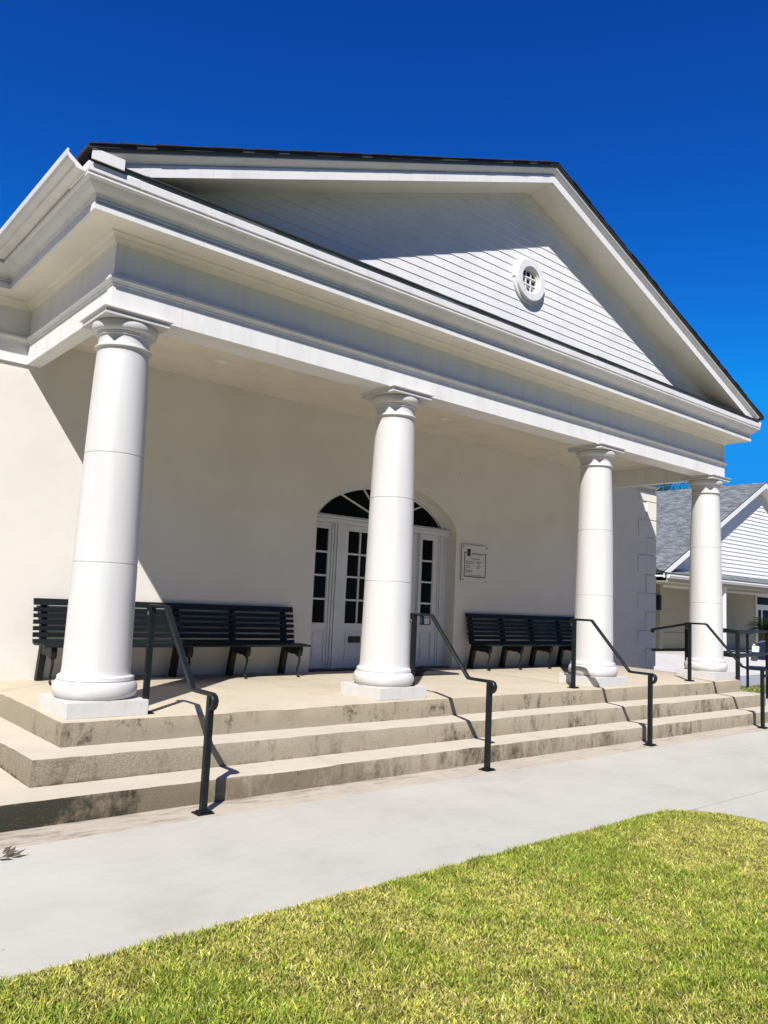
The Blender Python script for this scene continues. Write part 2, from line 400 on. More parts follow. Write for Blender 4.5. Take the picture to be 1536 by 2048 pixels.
for i, x in enumerate(COLX):
    if i == 0:
        bm = bmesh.new(); box(bm, -.298, .298, -.300, .300, .001, .112, bev=.004)
        pl = obj('column', B(-.1, .1, -.1, .1, .2, .3), M['column'])  # replaced below
        bpy.data.objects.remove(pl)
        bm2 = bmesh.new(); lathe(bm2, PROF[BASE_END-1:CAP_ST+1])
        colroot = obj('column', bm2, M['column'], bld, smooth=30, loc=OFF)
        obj('plinth', bm, M['column'], colroot)
        bm3 = bmesh.new(); lathe(bm3, PROF[:BASE_END]); obj('base', bm3, M['column'], colroot, smooth=30)
        bm4 = bmesh.new(); lathe(bm4, PROF[CAP_ST:])
        cap = obj('capital', bm4, M['column'], colroot, smooth=30)
        bm5 = bmesh.new()
        sq = [(.2525, 2.960), (.2535, 2.961), (.2535, 2.984), (.248, 2.986), (.2485, 2.992), (.253, 2.999), (.262, 3.003), (.2725, 3.005), (.2725, ZA-.002)]
        rows = [[bm5.verts.new((a*sx, a*sy, z)) for sx, sy in ((-1, -1), (1, -1), (1, 1), (-1, 1))] for a, z in sq]
        for a, b in zip(rows, rows[1:]):
            for j in range(4): bm5.faces.new((a[j], a[(j+1) % 4], b[(j+1) % 4], b[j]))
        bm5.faces.new(rows[0][::-1]); bm5.faces.new(rows[-1])
        obj('abacus', bm5, M['column'], colroot)
    else:
        c = copy_tree(colroot, bld); c.location = OFF+Vector((x, 0, 0))

# entablature
XL, XR = -FACE, X4+FACE
YWL = DN-.022
path = [(-9.2, YWL), (XL, YWL), (XL, -FACE), (XR, -FACE), (XR, YWL), (XWN+.022, YWL), (XWN+.022, D+11)]
pathA = path
bm = bmesh.new()
sweep(bm, path[:5], [(-.13, ZA+.28), (-.13, ZA), (0, ZA), (0, 3.207)])
box(bm, XL+.131, XR-.131, -FACE+.131, .09, ZA+.001, ZA+.275)
part('architrave', bm, M['trim'])
bm = bmesh.new()
sweep(bm, pathA, [(0, 3.207), (.010, 3.207), (.012, 3.222), (.018, 3.224), (.026, 3.236), (.036, 3.243), (.037, 3.262), (.030, 3.268), (.0, 3.272), (0, 3.532)])
part('frieze', bm, M['trim'])
bm = bmesh.new()
sweep(bm, path, [(-.03, 3.531), (0, 3.532), (.010, 3.533), (.012, 3.541), (.022, 3.546), (.030, 3.560), (.036, 3.575), (.048, 3.588), (.058, 3.594), (.060, 3.608),
                 ])
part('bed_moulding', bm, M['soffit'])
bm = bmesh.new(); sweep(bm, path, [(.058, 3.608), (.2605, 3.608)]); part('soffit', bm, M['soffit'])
bm = bmesh.new(); sweep(bm, path, [(.260, 3.609), (.260, 3.604), (.279, 3.604), (.280, 3.653)]); part('corona', bm, M['trim'])
bm = bmesh.new()
sweep(bm, path, [(.280, 3.653), (.262, 3.656), (.262, 3.668), (.272, 3.671), (.275, 3.682), (.269, 3.690), (.266, 3.700), (.276, 3.706), (.280, 3.716), (.284, 3.722), (.300, 3.728),
                 (.322, 3.742), (.340, 3.760), (.354, 3.778), (.372, 3.786), (.376, 3.790), (.376, 3.803), (.368, 3.806), (.366, 3.814), (.374, 3.818)])
part('crown_moulding', bm, M['trim'])
bm = bmesh.new()
sweep(bm, [(XL, -FACE), (XR, -FACE)], [(.374, 3.818), (.382, 3.82), (.384, 3.874), (.374, 3.877), (.371, 3.885), (.10, 3.89)])
for xx in (XL, XR):
    s_ = -1 if xx == XL else 1
    prism(bm, [(-FACE-.382, 3.82), (-FACE-.384, 3.874), (-FACE-.371, 3.887), (-FACE-.0, 3.888), (-FACE, 3.82)], 'X', xx+s_*.001, xx+s_*.375)
part('cornice_band', bm, M['trim'])
# shingled strip (pent roof) on top of the horizontal cornice, with metal edge
bm = bmesh.new()
prism(bm, [(-FACE-.372, 3.884), (-FACE-.378, 3.915), (-FACE-.03, 4.012), (-FACE-.03, 3.90)], 'X', XL-.335, XR+.335)
part('cornice_flashing', bm, M['flash'])
def shinglestrip(bm, x0, x1, rows, f):  # tabs with an uneven lower edge
    for r in range(rows):
        x = x0-random.random()*.2
        while x < x1:
            w = .17+random.random()*.1; a, b = max(x, x0), min(x+w-.004, x1); x += w
            if b-a < .01: continue
            f(bm, a, b, r)
def pent(bm, a, b, r):
    y0, z0 = -FACE-.392+r*.115, 3.916+r*.031; j = random.random()*.008; th = .008+random.random()*.008
    prism(bm, [(y0+j, z0), (y0+j, z0+th), (y0+.14, z0+.040+th), (y0+.14, z0+.036)], 'X', a, b)
bm = bmesh.new(); shinglestrip(bm, XL-.30, XR+.33, 3, pent); part('cornice_shingles', bm, M['shingle'])
bm = bmesh.new(); box(bm, -.568, -.335, -.613, -.602, 3.888, 3.968); part('end_flashing', bm, M['trim'])

# gutters along the eaves (K profile); right of travel is outward
gp = [(.376, 3.822), (.430, 3.822), (.448, 3.832), (.458, 3.850), (.492, 3.872), (.508, 3.892), (.512, 3.912), (.512, 3.938), (.500, 3.940), (.500, 3.915), (.384, 3.83)]
def gutter(pth, parent=bld):
    bm = bmesh.new(); sweep(bm, pth, gp, closed_prof=True); return part('gutter', bm, M['gutter'])
gutter([(-9.2, YWL), (XL, YWL), (XL, -FACE-.33)])
gutter([(XR, -FACE-.33), (XR, YWL), (XWN+.022, YWL)])

# porch ceiling with downlights
bm = B(XL+.132, XR-.132, -FACE+.20, DN-.002, ZA+.262, ZA+.30); part('ceiling', bm, M['ceiling'])
for x in (1.448, 4.635, 7.82):
    bm = bmesh.new(); lathe(bm, [(.085, 0), (.088, -.004), (.080, -.008), (.066, -.006), (.062, -.002)], (x, 1.13, ZA+.262), 32)
    l_ = part('downlight', bm, M['trim'], smooth=40)
    bm = bmesh.new(); lathe(bm, [(.060, -.004), (.058, -.0085)], (x, 1.13, ZA+.262), 32); obj('lens', bm, M['lens'], l_)

# gable wall of lapped boards
YT = -FACE-.015
bm = bmesh.new(); pitch = .0955; z = 3.94
while z < ZRB+.02:
    z1 = min(z+pitch+.012, ZRB+.03)
    def hw(zz): return (ZRB+.06-zz)/SL
    y0, y1 = YT-.0105, YT-.004
    a, b = hw(z), hw(z1)
    if b < 0: b = 0.001
    prof = [(-a, y0, z), (a, y0, z), (b, y1, z1), (-b, y1, z1)]
    A = [bm.verts.new((XAP+p[0], p[1], p[2])) for p in prof]; Bk = [bm.verts.new((XAP+p[0], YT+.01, p[2])) for p in prof]
    bm.faces.new(A)
    for j in range(4): bm.faces.new((A[j], A[(j+1) % 4], Bk[(j+1) % 4], Bk[j]))
    z += pitch
part('siding', bm, M['siding'])
# rake soffit + fascia + crown following the roof slope
def rake(bm, prof, s0=0, s1=5.05, sides=(-1, 1)):
    for sd in sides:
        rows = []
        for s in (s0, s1): rows.append([bm.verts.new((XAP+sd*s, y, ZRB-SL*s+dz)) for y, dz in prof])
        for j in range(len(prof)-1): bm.faces.new((rows[0][j], rows[0][j+1], rows[1][j+1], rows[1][j]))
        if len(prof) > 2: bm.faces.new(rows[1])
bm = bmesh.new(); rake(bm, [(-.545, .002), (-.545, -.006), (-.562, -.006), (-.562, .088)], s1=4.95); part('rake_board', bm, M['trim'])
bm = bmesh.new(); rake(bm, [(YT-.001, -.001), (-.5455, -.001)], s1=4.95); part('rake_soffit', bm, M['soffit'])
bm = bmesh.new(); rake(bm, [(-.562, .088), (-.548, .091), (-.548, .100), (-.556, .104), (-.560, .112), (-.570, .122), (-.588, .136), (-.598, .148), (-.604, .150), (-.604, .160), (-.596, .163)], s1=5.06); part('rake_crown', bm, M['trim'])
bm = bmesh.new(); rake(bm, [(-.596, .163), (-.610, .166), (-.611, .184), (-.55, .19)], s1=5.10); part('drip_edge', bm, M['flash'])
# roof
def slab(bm, p, q, r, s_, th, uvl=None):  # p,q eave ; r,s ridge
    tp = [bm.verts.new(v_) for v_ in (p, q, r, s_)]; bt = [bm.verts.new((v_[0], v_[1], v_[2]-th)) for v_ in (p, q, r, s_)]
    f = bm.faces.new(tp); bm.faces.new(bt[::-1])
    for j in range(4): bm.faces.new((tp[j], bt[j], bt[(j+1) % 4], tp[(j+1) % 4]))
    if uvl:
        w = (Vector(q)-Vector(p)).length; h = (Vector(s_)-Vector(p)).length
        for lp, uv in zip(f.loops, ((0, 0), (w, 0), (w, h), (0, h))): lp[uvl].uv = uv
bm = bmesh.new(); uvl = bm.loops.layers.uv.new('UVMap')
zr = ZRB+.213; e = 5.18
slab(bm, (XAP-e, 9, zr-SL*e), (XAP-e, -.622, zr-SL*e), (XAP, -.622, zr), (XAP, 9, zr), .027, uvl)
slab(bm, (XAP+e, -.622, zr-SL*e), (XAP+e, 9, zr-SL*e), (XAP, 9, zr), (XAP, -.622, zr), .027, uvl)
# ragged shingle ends along the rake
for sd in (-1, 1):
    s = 0.0
    while s < 5.15:
        w = .10+random.random()*.05; j = random.random()*.012
        a0, a1 = s, min(s+w, 5.17)
        vs = [(XAP+sd*a0, zr-SL*a0+.001), (XAP+sd*a1, zr-SL*a1+.001+.0), (XAP+sd*a1, zr-SL*a1+.010+j*.4), (XAP+sd*a0, zr-SL*a0+.004)]
        prism(bm, vs, 'Y', -.628-j, -.40); s += w
ye = YWL-.50; ze = 3.95; yr_ = D+6
slab(bm, (-9.7, ye, ze), (XWN+.5, ye, ze), (XWN+.5, yr_, ze+SL*(yr_-ye)), (-9.7, yr_, ze+SL*(yr_-ye)), .03, uvl)
slab(bm, (XWN+.5, 2*yr_-ye, ze), (-9.7, 2*yr_-ye, ze), (-9.7, yr_, ze+SL*(yr_-ye)), (XWN+.5, yr_, ze+SL*(yr_-ye)), .03, uvl)
for x_ in (-9.0, XWN+.01):
    poly(bm, [(x_, DN+.02, 3.9), (x_, 2*yr_-DN, 3.9), (x_, yr_, ze+SL*(yr_-ye)-.05)])
part('roof', bm, M['shingle'])

# round window in the gable
wc = (4.572, 4.686)
def ringpart(prof, seg=56):
    bm = bmesh.new(); rows = [[bm.verts.new((wc[0]+r*math.cos(2*PI*i/seg), y, wc[1]+r*math.sin(2*PI*i/seg))) for i in range(seg)] for r, y in prof]
    for a, b in zip(rows, rows[1:]):
        for i in range(seg): bm.faces.new((a[i], a[(i+1) % seg], b[(i+1) % seg], b[i]))
    return bm
YW = YT-.013
frm = part('round_window', ringpart([(.272, YW+.012), (.272, YW-.020), (.262, YW-.026), (.246, YW-.026), (.246, YW-.056), (.240, YW-.062), (.162, YW-.062), (.158, YW-.058), (.158, YW-.044), (.146, YW-.040), (.146, YW-.024), (.134, YW-.020), (.134, YW+.010)]), M['trim'], smooth=30)
bm = ringpart([(.0005, YW+.004), (.137, YW+.004)]); obj('pane', bm, M['glass'], frm)
bm = bmesh.new()
for t_ in (-.042, .042):
    h_ = math.sqrt(.135**2-t_*t_)
    box(bm, wc[0]+t_-.007, wc[0]+t_+.007, YW-.012, YW+.003, wc[1]-h_, wc[1]+h_)
    box(bm, wc[0]-h_, wc[0]+h_, YW-.0145, YW+.002, wc[1]+t_-.007, wc[1]+t_+.007)
obj('muntins', bm, M['trim'], frm)
for s_ in (-1, 1): obj('keystone', B(wc[0]+s_*.262-.018, wc[0]+s_*.262+.018, YW-.034, YW, wc[1]-.022, wc[1]+.022, bev=.003), M['trim'], frm)

BEFORE = set(bpy.data.objects)
# ---- entrance inside the arch
YD = D+.185
ent = part('entrance_surround', bmesh.new(), M['door'])
x0, x1 = AX-AHW, AX+AHW
bm = bmesh.new()
def fr(a, b, c, d, y0=YD, y1=YD+.06): box(bm, a, b, y0, y1, c, d, bev=.003)
fr(x0, x0+.10, .0, ASP); fr(x1-.15, x1, .0, ASP)                                   # jamb boards
for a, b in ((3.795, 3.93), (5.345, 5.425)): pass
fr(3.805, 3.835, .0, 1.90, YD-.012); fr(3.839, 3.869, 0, 1.90, YD-.028); fr(3.873, 3.922, 0, 1.90, YD-.045)
fr(5.340, 5.372, 0, 1.90, YD-.045); fr(5.376, 5.402, 0, 1.90, YD-.028)
fr(5.742, 5.768, 0, 1.90, YD-.012); fr(5.772, 5.800, 0, 1.90, YD-.028)
fr(x0+.002, x1-.002, 1.902, 1.955, YD-.05); fr(x0+.004, x1-.004, 1.958, 1.985, YD-.075); fr(x0+.1, x1-.1, 1.988, 2.012, YD-.03)
# archivolt
n = 36; xo = [-AHW*math.cos(PI*i/n)*.999 for i in range(n+1)]
for (k0, k1, yy) in ((.999, .958, YD-.05), (.957, .90, YD-.025)):
    for i in range(n):
        q = []
        for kk, idx in ((k0, i), (k0, i+1), (k1, i+1), (k1, i)):
            xx = xo[idx]*kk; q.append((AX+xx, max(1.99, ASP+(archz(xo[idx])-ASP)*(kk if kk > .9 else kk)+0)))
        if abs(q[0][1]-q[3][1])+abs(q[1][1]-q[2][1]) < 1e-4: continue
        prism(bm, q, 'Y', yy, YD+.04)
bmesh.ops.remove_doubles(bm, verts=bm.verts, dist=.00005)
bm.to_mesh(ent.data); bm.free()
def sash(parent, xa, xb, z0, z1, cols, rows, y, name='pane'):
    """muntin grid + one glass sheet"""
    bm = bmesh.new(); box(bm, xa, xb, y+.022, y+.028, z0, z1); obj(name, bm, M['glass'], parent)
    bm = bmesh.new()
    for i in range(1, cols): x = xa+(xb-xa)*i/cols; box(bm, x-.011, x+.011, y+.004, y+.026, z0, z1)
    for j in range(1, rows): zz = z0+(z1-z0)*j/rows; box(bm, xa, xb, y+.0065, y+.024, zz-.012, zz+.012)
    for x in (xa+.003, xb-.003): box(bm, x-.003, x+.003, y+.008, y+.0235, z0, z1)
    obj('muntins', bm, M['door'], parent)
def leaf(name, xa, xb, ga, gb, cols, parentloc, panels=True, ztop=1.90, gz0=.605, gz1=1.822):
    bm = bmesh.new(); y0, y1 = YD+.004, YD+.045
    box(bm, xa, ga, y0, y1, .025, ztop, bev=.002); box(bm, gb, xb, y0, y1, .025, ztop, bev=.002)
    box(bm, ga+.0005, gb-.0005, y0+.001, y1, gz1, ztop-.001, bev=.002); box(bm, ga+.0005, gb-.0005, y0+.001, y1, .026, .10, bev=.002)
    box(bm, ga+.0005, gb-.0005, y0+.001, y1, .52, gz0, bev=.002); box(bm, ga+.001, gb-.001, y0+.016, y1-.01, .10, .52)
    box(bm, ga+.03, gb-.03, y0+.007, y0+.02, .32, .49, bev=.004); box(bm, ga+.03, gb-.03, y0+.007, y0+.02, .13, .29, bev=.004)
    o = part(name, bm, M['door'])
    sash(o, ga, gb, gz0, gz1, cols, 4, y0)
    return o
leaf('sidelight', x0+.10, 3.803, 3.565, 3.768, 1, None)
leaf('sidelight', 5.404, 5.740, 5.430, 5.655, 1, None)
dl = leaf('door', 3.924, 4.630, 4.086, 4.500, 2, None)
bm = B(4.165, 4.36, YD-.004, YD+.012, .352, .437, bev=.003); obj('mail_slot', bm, M['slot'], dl)
bm = bmesh.new(); tube(bm, [(4.58, YD+.002, .93), (4.58, YD-.05, .93), (4.575, YD-.05, .99), (4.58, YD-.05, 1.10), (4.58, YD+.002, 1.10)], .009); obj('handle', bm, M['slot'], dl)
dr = leaf('door', 4.634, 5.338, 4.760, 5.175, 2, None)
bm = bmesh.new(); tube(bm, [(4.68, YD+.002, .93), (4.68, YD-.05, .93), (4.685, YD-.05, .99), (4.68, YD-.05, 1.10), (4.68, YD+.002, 1.10)], .009); obj('handle', bm, M['slot'], dr)
bm = B(x0+.02, x1-.02, D+.02, YD+.05, .001, .024, bev=.004); part('threshold', bm, M['slot'])
# fanlight
bm = bmesh.new(); fw, fr_ = 1.08, .425
pts = [(AX-fw*math.cos(PI*i/30), 2.013+max(0, (archz(-fw*math.cos(PI*i/30), fw, fr_)-ASP))) for i in range(31)]
prism(bm, pts, 'Y', YD+.025, YD+.03); fan = part('fanlight', bm, M['glass'])
bm = bmesh.new()
for i in range(30):   # sash ring
    (a, b), (c_, d_) = pts[i], pts[i+1]
    k = 1.16; q = [(a, b), (c_, d_), (AX+(c_-AX)*k, 2.013+(d_-2.013)*k), (AX+(a-AX)*k, 2.013+(b-2.013)*k)]
    if i < 1 or i > 28: continue
    prism(bm, q, 'Y', YD+.006, YD+.028)
for ang in (32, 61, 90, 119, 148):
    dx, dz = math.cos(R(ang)), math.sin(R(ang))*.62
    t0 = .16; t1 = .16
    while t1 < 1.2 and 2.013+t1*dz < 2.013+archz(t1*dx, fw, fr_)-ASP and abs(t1*dx) < fw: t1 += .01
    tube(bm, [(AX+dx*t0, YD+.016, 2.013+dz*t0), (AX+dx*t1, YD+.016, 2.013+dz*t1)], .01, rect=(.018, .022))
hub = [(AX+.17*math.cos(R(a)), 2.013+.105*math.sin(R(a))) for a in range(0, 181, 15)]; hub2 = [(AX+.145*math.cos(R(a)), 2.013+.085*math.sin(R(a))) for a in range(0, 181, 15)]
for i in range(12): prism(bm, [hub[i], hub[i+1], hub2[i+1], hub2[i]], 'Y', YD+.004, YD+.027)
obj('muntins', bm, M['door'], fan)
# window stickers on the right sidelight
st = B(5.447, 5.640, YD+.015, YD+.0185, .607, .742); stk = obj('window_sticker', st, M['ink']); tag(stk, 'small dark notice with blue emblem and white card on lower sidelight glass', 'sticker')
bm = bmesh.new(); prism(bm, [(5.465+.034*math.cos(R(a)), .672+.052*math.sin(R(a))) for a in range(0, 360, 30)], 'Y', YD+.0125, YD+.0145); obj('emblem', bm, M['blue'], stk)
bm = B(5.533, 5.628, YD+.0125, YD+.0145, .617, .732); cd = obj('card', bm, M['paper'], stk)
bm = bmesh.new()
for a in (.545, .572, .599):
    box(bm, 5+a, 5+a+.013, YD+.0108, YD+.0122, .690, .722)
box(bm, 5.545, 5.617, YD+.0108, YD+.0122, .672, .676); box(bm, 5.545, 5.60, YD+.0108, YD+.0122, .650, .654); box(bm, 5.545, 5.612, YD+.0108, YD+.0122, .630, .634)
obj('print', bm, M['greyink'], stk)

ON_WALL += [o for o in bpy.data.objects if o not in BEFORE and o.type == 'MESH']
# ------------------------------------------------------------------ steps
steps = thing('concrete_steps', 'weathered tan concrete porch floor with three wide stained steps', 'steps', (4.6, 0, G))
SOFF = Vector((-4.6, 0, -G))
def roughslab(name, pts, z0, z1, seed):
    """block with slightly uneven arris, subdivided edges"""
    bm = bmesh.new(); rr = random.Random(seed); out = []
    n = len(pts)
    for i in range(n):
        a, b = Vector(pts[i]), Vector(pts[(i+1) % n]); L = (b-a).length; k = max(1, int(L/.12))
        for j in range(k): out.append(a.lerp(b, j/k))
    ctr = sum(out, Vector((0, 0)))/len(out)
    def ringv(z, inset, jit):
        vs = []
        for i, p in enumerate(out):
            d_ = (out[(i+1) % len(out)]-out[i-1]); nrm = Vector((d_.y, -d_.x)).normalized()
            vs.append(bm.verts.new((p.x-nrm.x*inset+nrm.x*rr.uniform(-jit, jit), p.y-nrm.y*inset+nrm.y*rr.uniform(-jit, jit), z+rr.uniform(-jit, jit)*.6)))
        return vs
    rings = [ringv(z0, 0, .001), ringv((z0+z1)/2, 0, .003), ringv(z1-.012, .001, .003), ringv(z1-.004, .005, .0025), ringv(z1, .013, .002)]
    for a, b in zip(rings, rings[1:]):
        for i in range(len(a)): bm.faces.new((a[i], a[(i+1) % len(a)], b[(i+1) % len(a)], b[i]))
    if seed == 1:      # the porch floor falls gently away from the wall
        for rg in rings[2:]:
            for v_ in rg: v_.co.z += max(0, v_.co.y+.39)*.0116
    top = bm.faces.new(rings[-1]); bm.faces.new(rings[0][::-1])
    bmesh.ops.triangulate(bm, faces=[top])
    o = obj(name, bm, M['step'], steps, smooth=35, loc=SOFF); return o
def rect(x0, x1, y0, y1): return [(x0, y0), (x1, y0), (x1, y1), (x0, y1)]
Z1, Z2 = -.1677, -.3377
roughslab('porch_floor', rect(-.351, X4+.262, -.392, DN+.25), Z1-.05, 0, 1)
roughslab('step', rect(-.622, 9.545, -.705, D+.1), Z2-.05, Z1, 2)
roughslab('step', rect(-.885, 10.6, -1.025, D+.05), G-.08, Z2, 3)
# doormat
bm = B(4.12, 5.18, 1.25, 1.84, .012, .037, bev=.004)
tag(obj('doormat', bm, M['mat']), 'black doormat in the shade before the entrance doors', 'doormat')

# ------------------------------------------------------------------ handrails
def make_rail():
    r = thing('handrail', '', 'handrail')
    w = .041
    for y, zt_, zb_, yfoot in ((-.235, .792, 0.001, 0), (-1.238, .248, G+.001, 0)):
        p = obj('post', B(-w/2, w/2, y-w/2, y+w/2, zb_, zt_, bev=.004), M['black'], r)
        bm = bmesh.new(); box(bm, -.058, .058, y-.05, y+.05, zb_, zb_+.009, bev=.003)
        box(bm, -.036, .036, y-.034, y+.034, zb_+.009, zb_+.02, bev=.004)
        for a in (-.042, .042): lathe(bm, [(.009, .006), (.009, .016), (.005, .018)], (a, y-.036, zb_), 8)
        obj('foot_plate', bm, M['black'], p)
    bm = bmesh.new()
    top = [(0, -.205, .728), (0, -.190, .752), (0, -.185, .778), (0, -.197, .797), (0, -.222, .803), (0, -.47, .803), (0, -.485, .797)]
    mid = [(0, -.972, .276), (0, -.985, .266), (0, -1.03, .263)]
    low = [(0, -1.262, .261), (0, -1.288, .250), (0, -1.302, .226), (0, -1.298, .200), (0, -1.282, .180), (0, -1.266, .172), (0, -1.262, .176)]
    tube(bm, top+mid+low, .02, rect=(.044, .025))
    obj('handgrip', bm, M['black'], r, smooth=35)
    return r
rlab = ['black metal handrail beside the leftmost column', 'black metal handrail in front of the entrance doors, right of the second column',
        'black metal handrail beside the third column', 'black metal handrail beside the rightmost column']
r0 = make_rail()
for i, x in enumerate((.300, 2.996, 5.573, 8.245)):
    o = r0 if i == 0 else copy_tree(r0)
    o.location = (x, 0, 0); tag(o, rlab[i], 'handrail', 'handrails on the steps')

# ------------------------------------------------------------------ benches
def make_bench():
    r = thing('bench', '', 'bench'); L = 2.92
    y0 = 1.62
    for k, (a, b, z_) in enumerate([(0, .075, .372), (.085, .165, .378), (.175, .255, .378), (.265, .345, .374)]):
        bm = B(0, L, y0+a, y0+b, z_-.022, z_, bev=.007 if k else .0105); obj('seat_slat', bm, M['benchpaint'], r, smooth=35)
    zz = [(.794, .729), (.707, .668), (.648, .611), (.590, .549), (.528, .488), (.470, .424), (.407, .368)]
    def yb(z): return 1.972+(z-.37)*.17
    for i, (a, b) in enumerate(zz):
        bm = bmesh.new(); ya, ybt = yb(a), yb(b); fw_ = -.012 if i == 6 else 0
        bm_pts = [(ybt+fw_, b), (ybt+fw_+.020, b-.002), (ya+.020, a-.002), (ya, a)]
        if i == 0: bm_pts = [(ybt, b), (ybt+.022, b), (ya+.030, a-.012), (ya+.022, a), (ya+.004, a-.003)]
        prism(bm, bm_pts, 'X', .0, L)
        obj('back_slat', bm, M['benchpaint'], r)
    fr0 = None
    for k in range(5):
        if k == 0:
            bm = bmesh.new()
            # back upright + rear leg
            prism(bm, [(1.985, .36), (2.045, .35), (2.085, .66), (2.095, .765), (2.082, .765), (2.040, .66)], 'X', -.028, .028)
            fr0 = obj('frame', bm, M['benchpaint'], r)
            bm = bmesh.new(); prism(bm, [(1.935, .352), (2.005, .352), (2.045, .15), (2.070, .02), (2.068, .001), (2.010, .001), (1.985, .12)], 'X', -.03, .03)
            obj('rear_leg', bm, M['benchpaint'], fr0)
            bm = bmesh.new(); prism(bm, [(1.655, .3515), (1.936, .3515), (1.955, .285), (1.90, .262), (1.86, .272), (1.80, .257), (1.74, .262), (1.69, .240), (1.662, .245), (1.65, .30)], 'X', -.026, .026)
            obj('bracket', bm, M['benchpaint'], fr0)
            bm = bmesh.new(); pts = [(0, 1.690, .245), (0, 1.676, .22), (0, 1.672, .19), (0, 1.690, .14), (0, 1.708, .09), (0, 1.712, .05), (0, 1.700, .022), (0, 1.678, .010), (0, 1.655, .008)]
            tube(bm, pts, [.015, .014, .013, .012, .011, .011, .011, .012, .009], seg=8)
            obj('front_leg', bm, M['benchpaint'], fr0, smooth=40)
            f = fr0
        else: f = copy_tree(fr0, r)
        f.location = (.10+.675*k, 0, 0)
    return r
b0 = make_bench(); b0.scale = (1, 1, .977); b0.location = (.062, -.166, .021); tag(b0, 'long dark slatted bench behind the leftmost column, partly in sun', 'bench', 'slatted benches against the porch wall')  # length, spacing, height and place carry the wall's scaling about the camera
b1 = copy_tree(b0); b1.location = (5.94, -.166, .021); tag(b1, 'long dark slatted bench in shade below the wall sign, right of the door', 'bench', 'slatted benches against the porch wall')

BEFORE = set(bpy.data.objects)
# ------------------------------------------------------------------ wall sign
sg = thing('wall_sign', 'clear hours plaque with black line frame on wall right of the door', 'sign', (6.29, D-.02, 1.53))
sx0, sx1, sz0, sz1 = 6.022, 6.566, 1.255, 1.800
def sgp(name, bm, m, parent=sg):
    o = obj(name, bm, m, parent)
    if parent is sg: o.location = (-6.29, -(D-.02), -1.53)
    return o
panel = sgp('panel', B(sx0, sx1, D-.026, D-.020, sz0, sz1, bev=.002), M['acrylic'])
for x in (sx0+.025, sx1-.025):
    for z in (sz0+.025, sz1-.025):
        bm = bmesh.new(); seg = 12
        for r1, ya, yb_ in ((.009, D-.034, D-.0262), (.006, D-.020, D-.001)):
            prism(bm, [(x+r1*math.cos(2*PI*i/seg), z+r1*math.sin(2*PI*i/seg)) for i in range(seg)], 'Y', ya, yb_)
        sgp('standoff', bm, M['slot'])
bm = bmesh.new(); y_ = (D-.0285, D-.0262); fx0, fx1, fz0, fz1, t_ = 6.070, 6.535, 1.325, 1.692, .013
box(bm, fx0, fx0+t_, *y_, fz0, fz1); box(bm, fx1-t_, fx1, *y_, fz0, fz1); box(bm, fx0+t_, fx1-t_, *y_, fz0, fz0+t_)
box(bm, fx0+t_, 6.118, *y_, fz1-t_, fz1); box(bm, 6.50, fx1-t_, *y_, fz1-t_, fz1)
sgp('border', bm, M['ink'])
sgp('logo', B(6.128, 6.198, D-.0295, D-.0263, 1.632, 1.738), M['ink'])
rs = random.Random(5)
def words(xa, xb, z, h):
    bm = bmesh.new(); x = xa; box(bm, xa, xb, D-.0266, D-.0262, z+h*.42, z+h*.58)
    while x < xb-.01:
        w = min(rs.uniform(.022, .05), xb-x); box(bm, x, x+w, D-.0278, D-.0262, z, z+h); x += w+.007
    sgp('text_line', bm, M['greyink'])
words(6.23, 6.49, 1.676, .009); words(6.23, 6.47, 1.660, .008); words(6.215, 6.40, 1.592, .011)
for z in (1.548, 1.521): words(6.105, 6.30 if z > 1.53 else 6.26, z, .010)
for z in (1.487, 1.461): words(6.105, 6.19, z, .010)
for z in (1.420, 1.398): words(6.105, 6.25, z, .009)
for z, e_ in ((1.548, 6.47), (1.524, 6.42), (1.487, 6.42), (1.463, 6.40)): words(6.34, e_, z, .010)
words(6.15, 6.45, 1.352, .008)

ON_WALL += [o for o in bpy.data.objects if o not in BEFORE and o.type == 'MESH']
survey(ON_WALL)
# ------------------------------------------------------------------ guard railing of the ramp, right end
gr = thing('ramp_railing', 'black guard railing with posts beyond the rightmost column', 'railing', (9.47, -.33, Z1))
GO = Vector((-9.47, .33, -Z1))
def grp(name, bm, **k): return obj(name, bm, M['black'], gr, loc=GO, **k)
def postat(x, y, zb_, zt_, w=.05): return grp('post', B(x-w/2, x+w/2, y-w/2, y+w/2, zb_, zt_, bev=.004))
postat(9.47, -.33, Z1+.002, .69); postat(9.44, .45, Z1+.002, .80, .062); postat(11.09, -.05, G, .69)
bm = bmesh.new(); tube(bm, [(10.05, 1.42, .60), (10.02, 1.40, .645), (9.95, 1.33, .652), (9.44, .45, .775), (9.47, -.33, .70), (11.09, -.05, .702)], .02, rect=(.05, .034)); grp('handgrip', bm)
bm = bmesh.new(); tube(bm, [(10.02, 1.40, .30), (9.44, .45, .375), (9.47, -.33, .345), (11.09, -.05, .345)], .02, rect=(.045, .045)); grp('lower_rail', bm)
g2 = thing('ramp_railing', 'farther black guard railing parallel to the ramp, seen right of the last column', 'railing', (11.8, 1.2, G))
def g2p(name, bm): return obj(name, bm, M['black'], g2, loc=(-11.8, -1.2, -G))
for x, y in ((11.05, 1.0), (13.6, 1.45)): g2p('post', B(x-.02, x+.02, y-.02, y+.02, G, .66, bev=.003))
bm = bmesh.new(); tube(bm, [(11.0, 1.0, .66), (13.7, 1.45, .60)], .02, rect=(.045, .03)); g2p('handgrip', bm)
bm = bmesh.new(); tube(bm, [(11.0, 1.0, .30), (13.7, 1.45, .24)], .02, rect=(.03, .03)); g2p('lower_rail', bm)

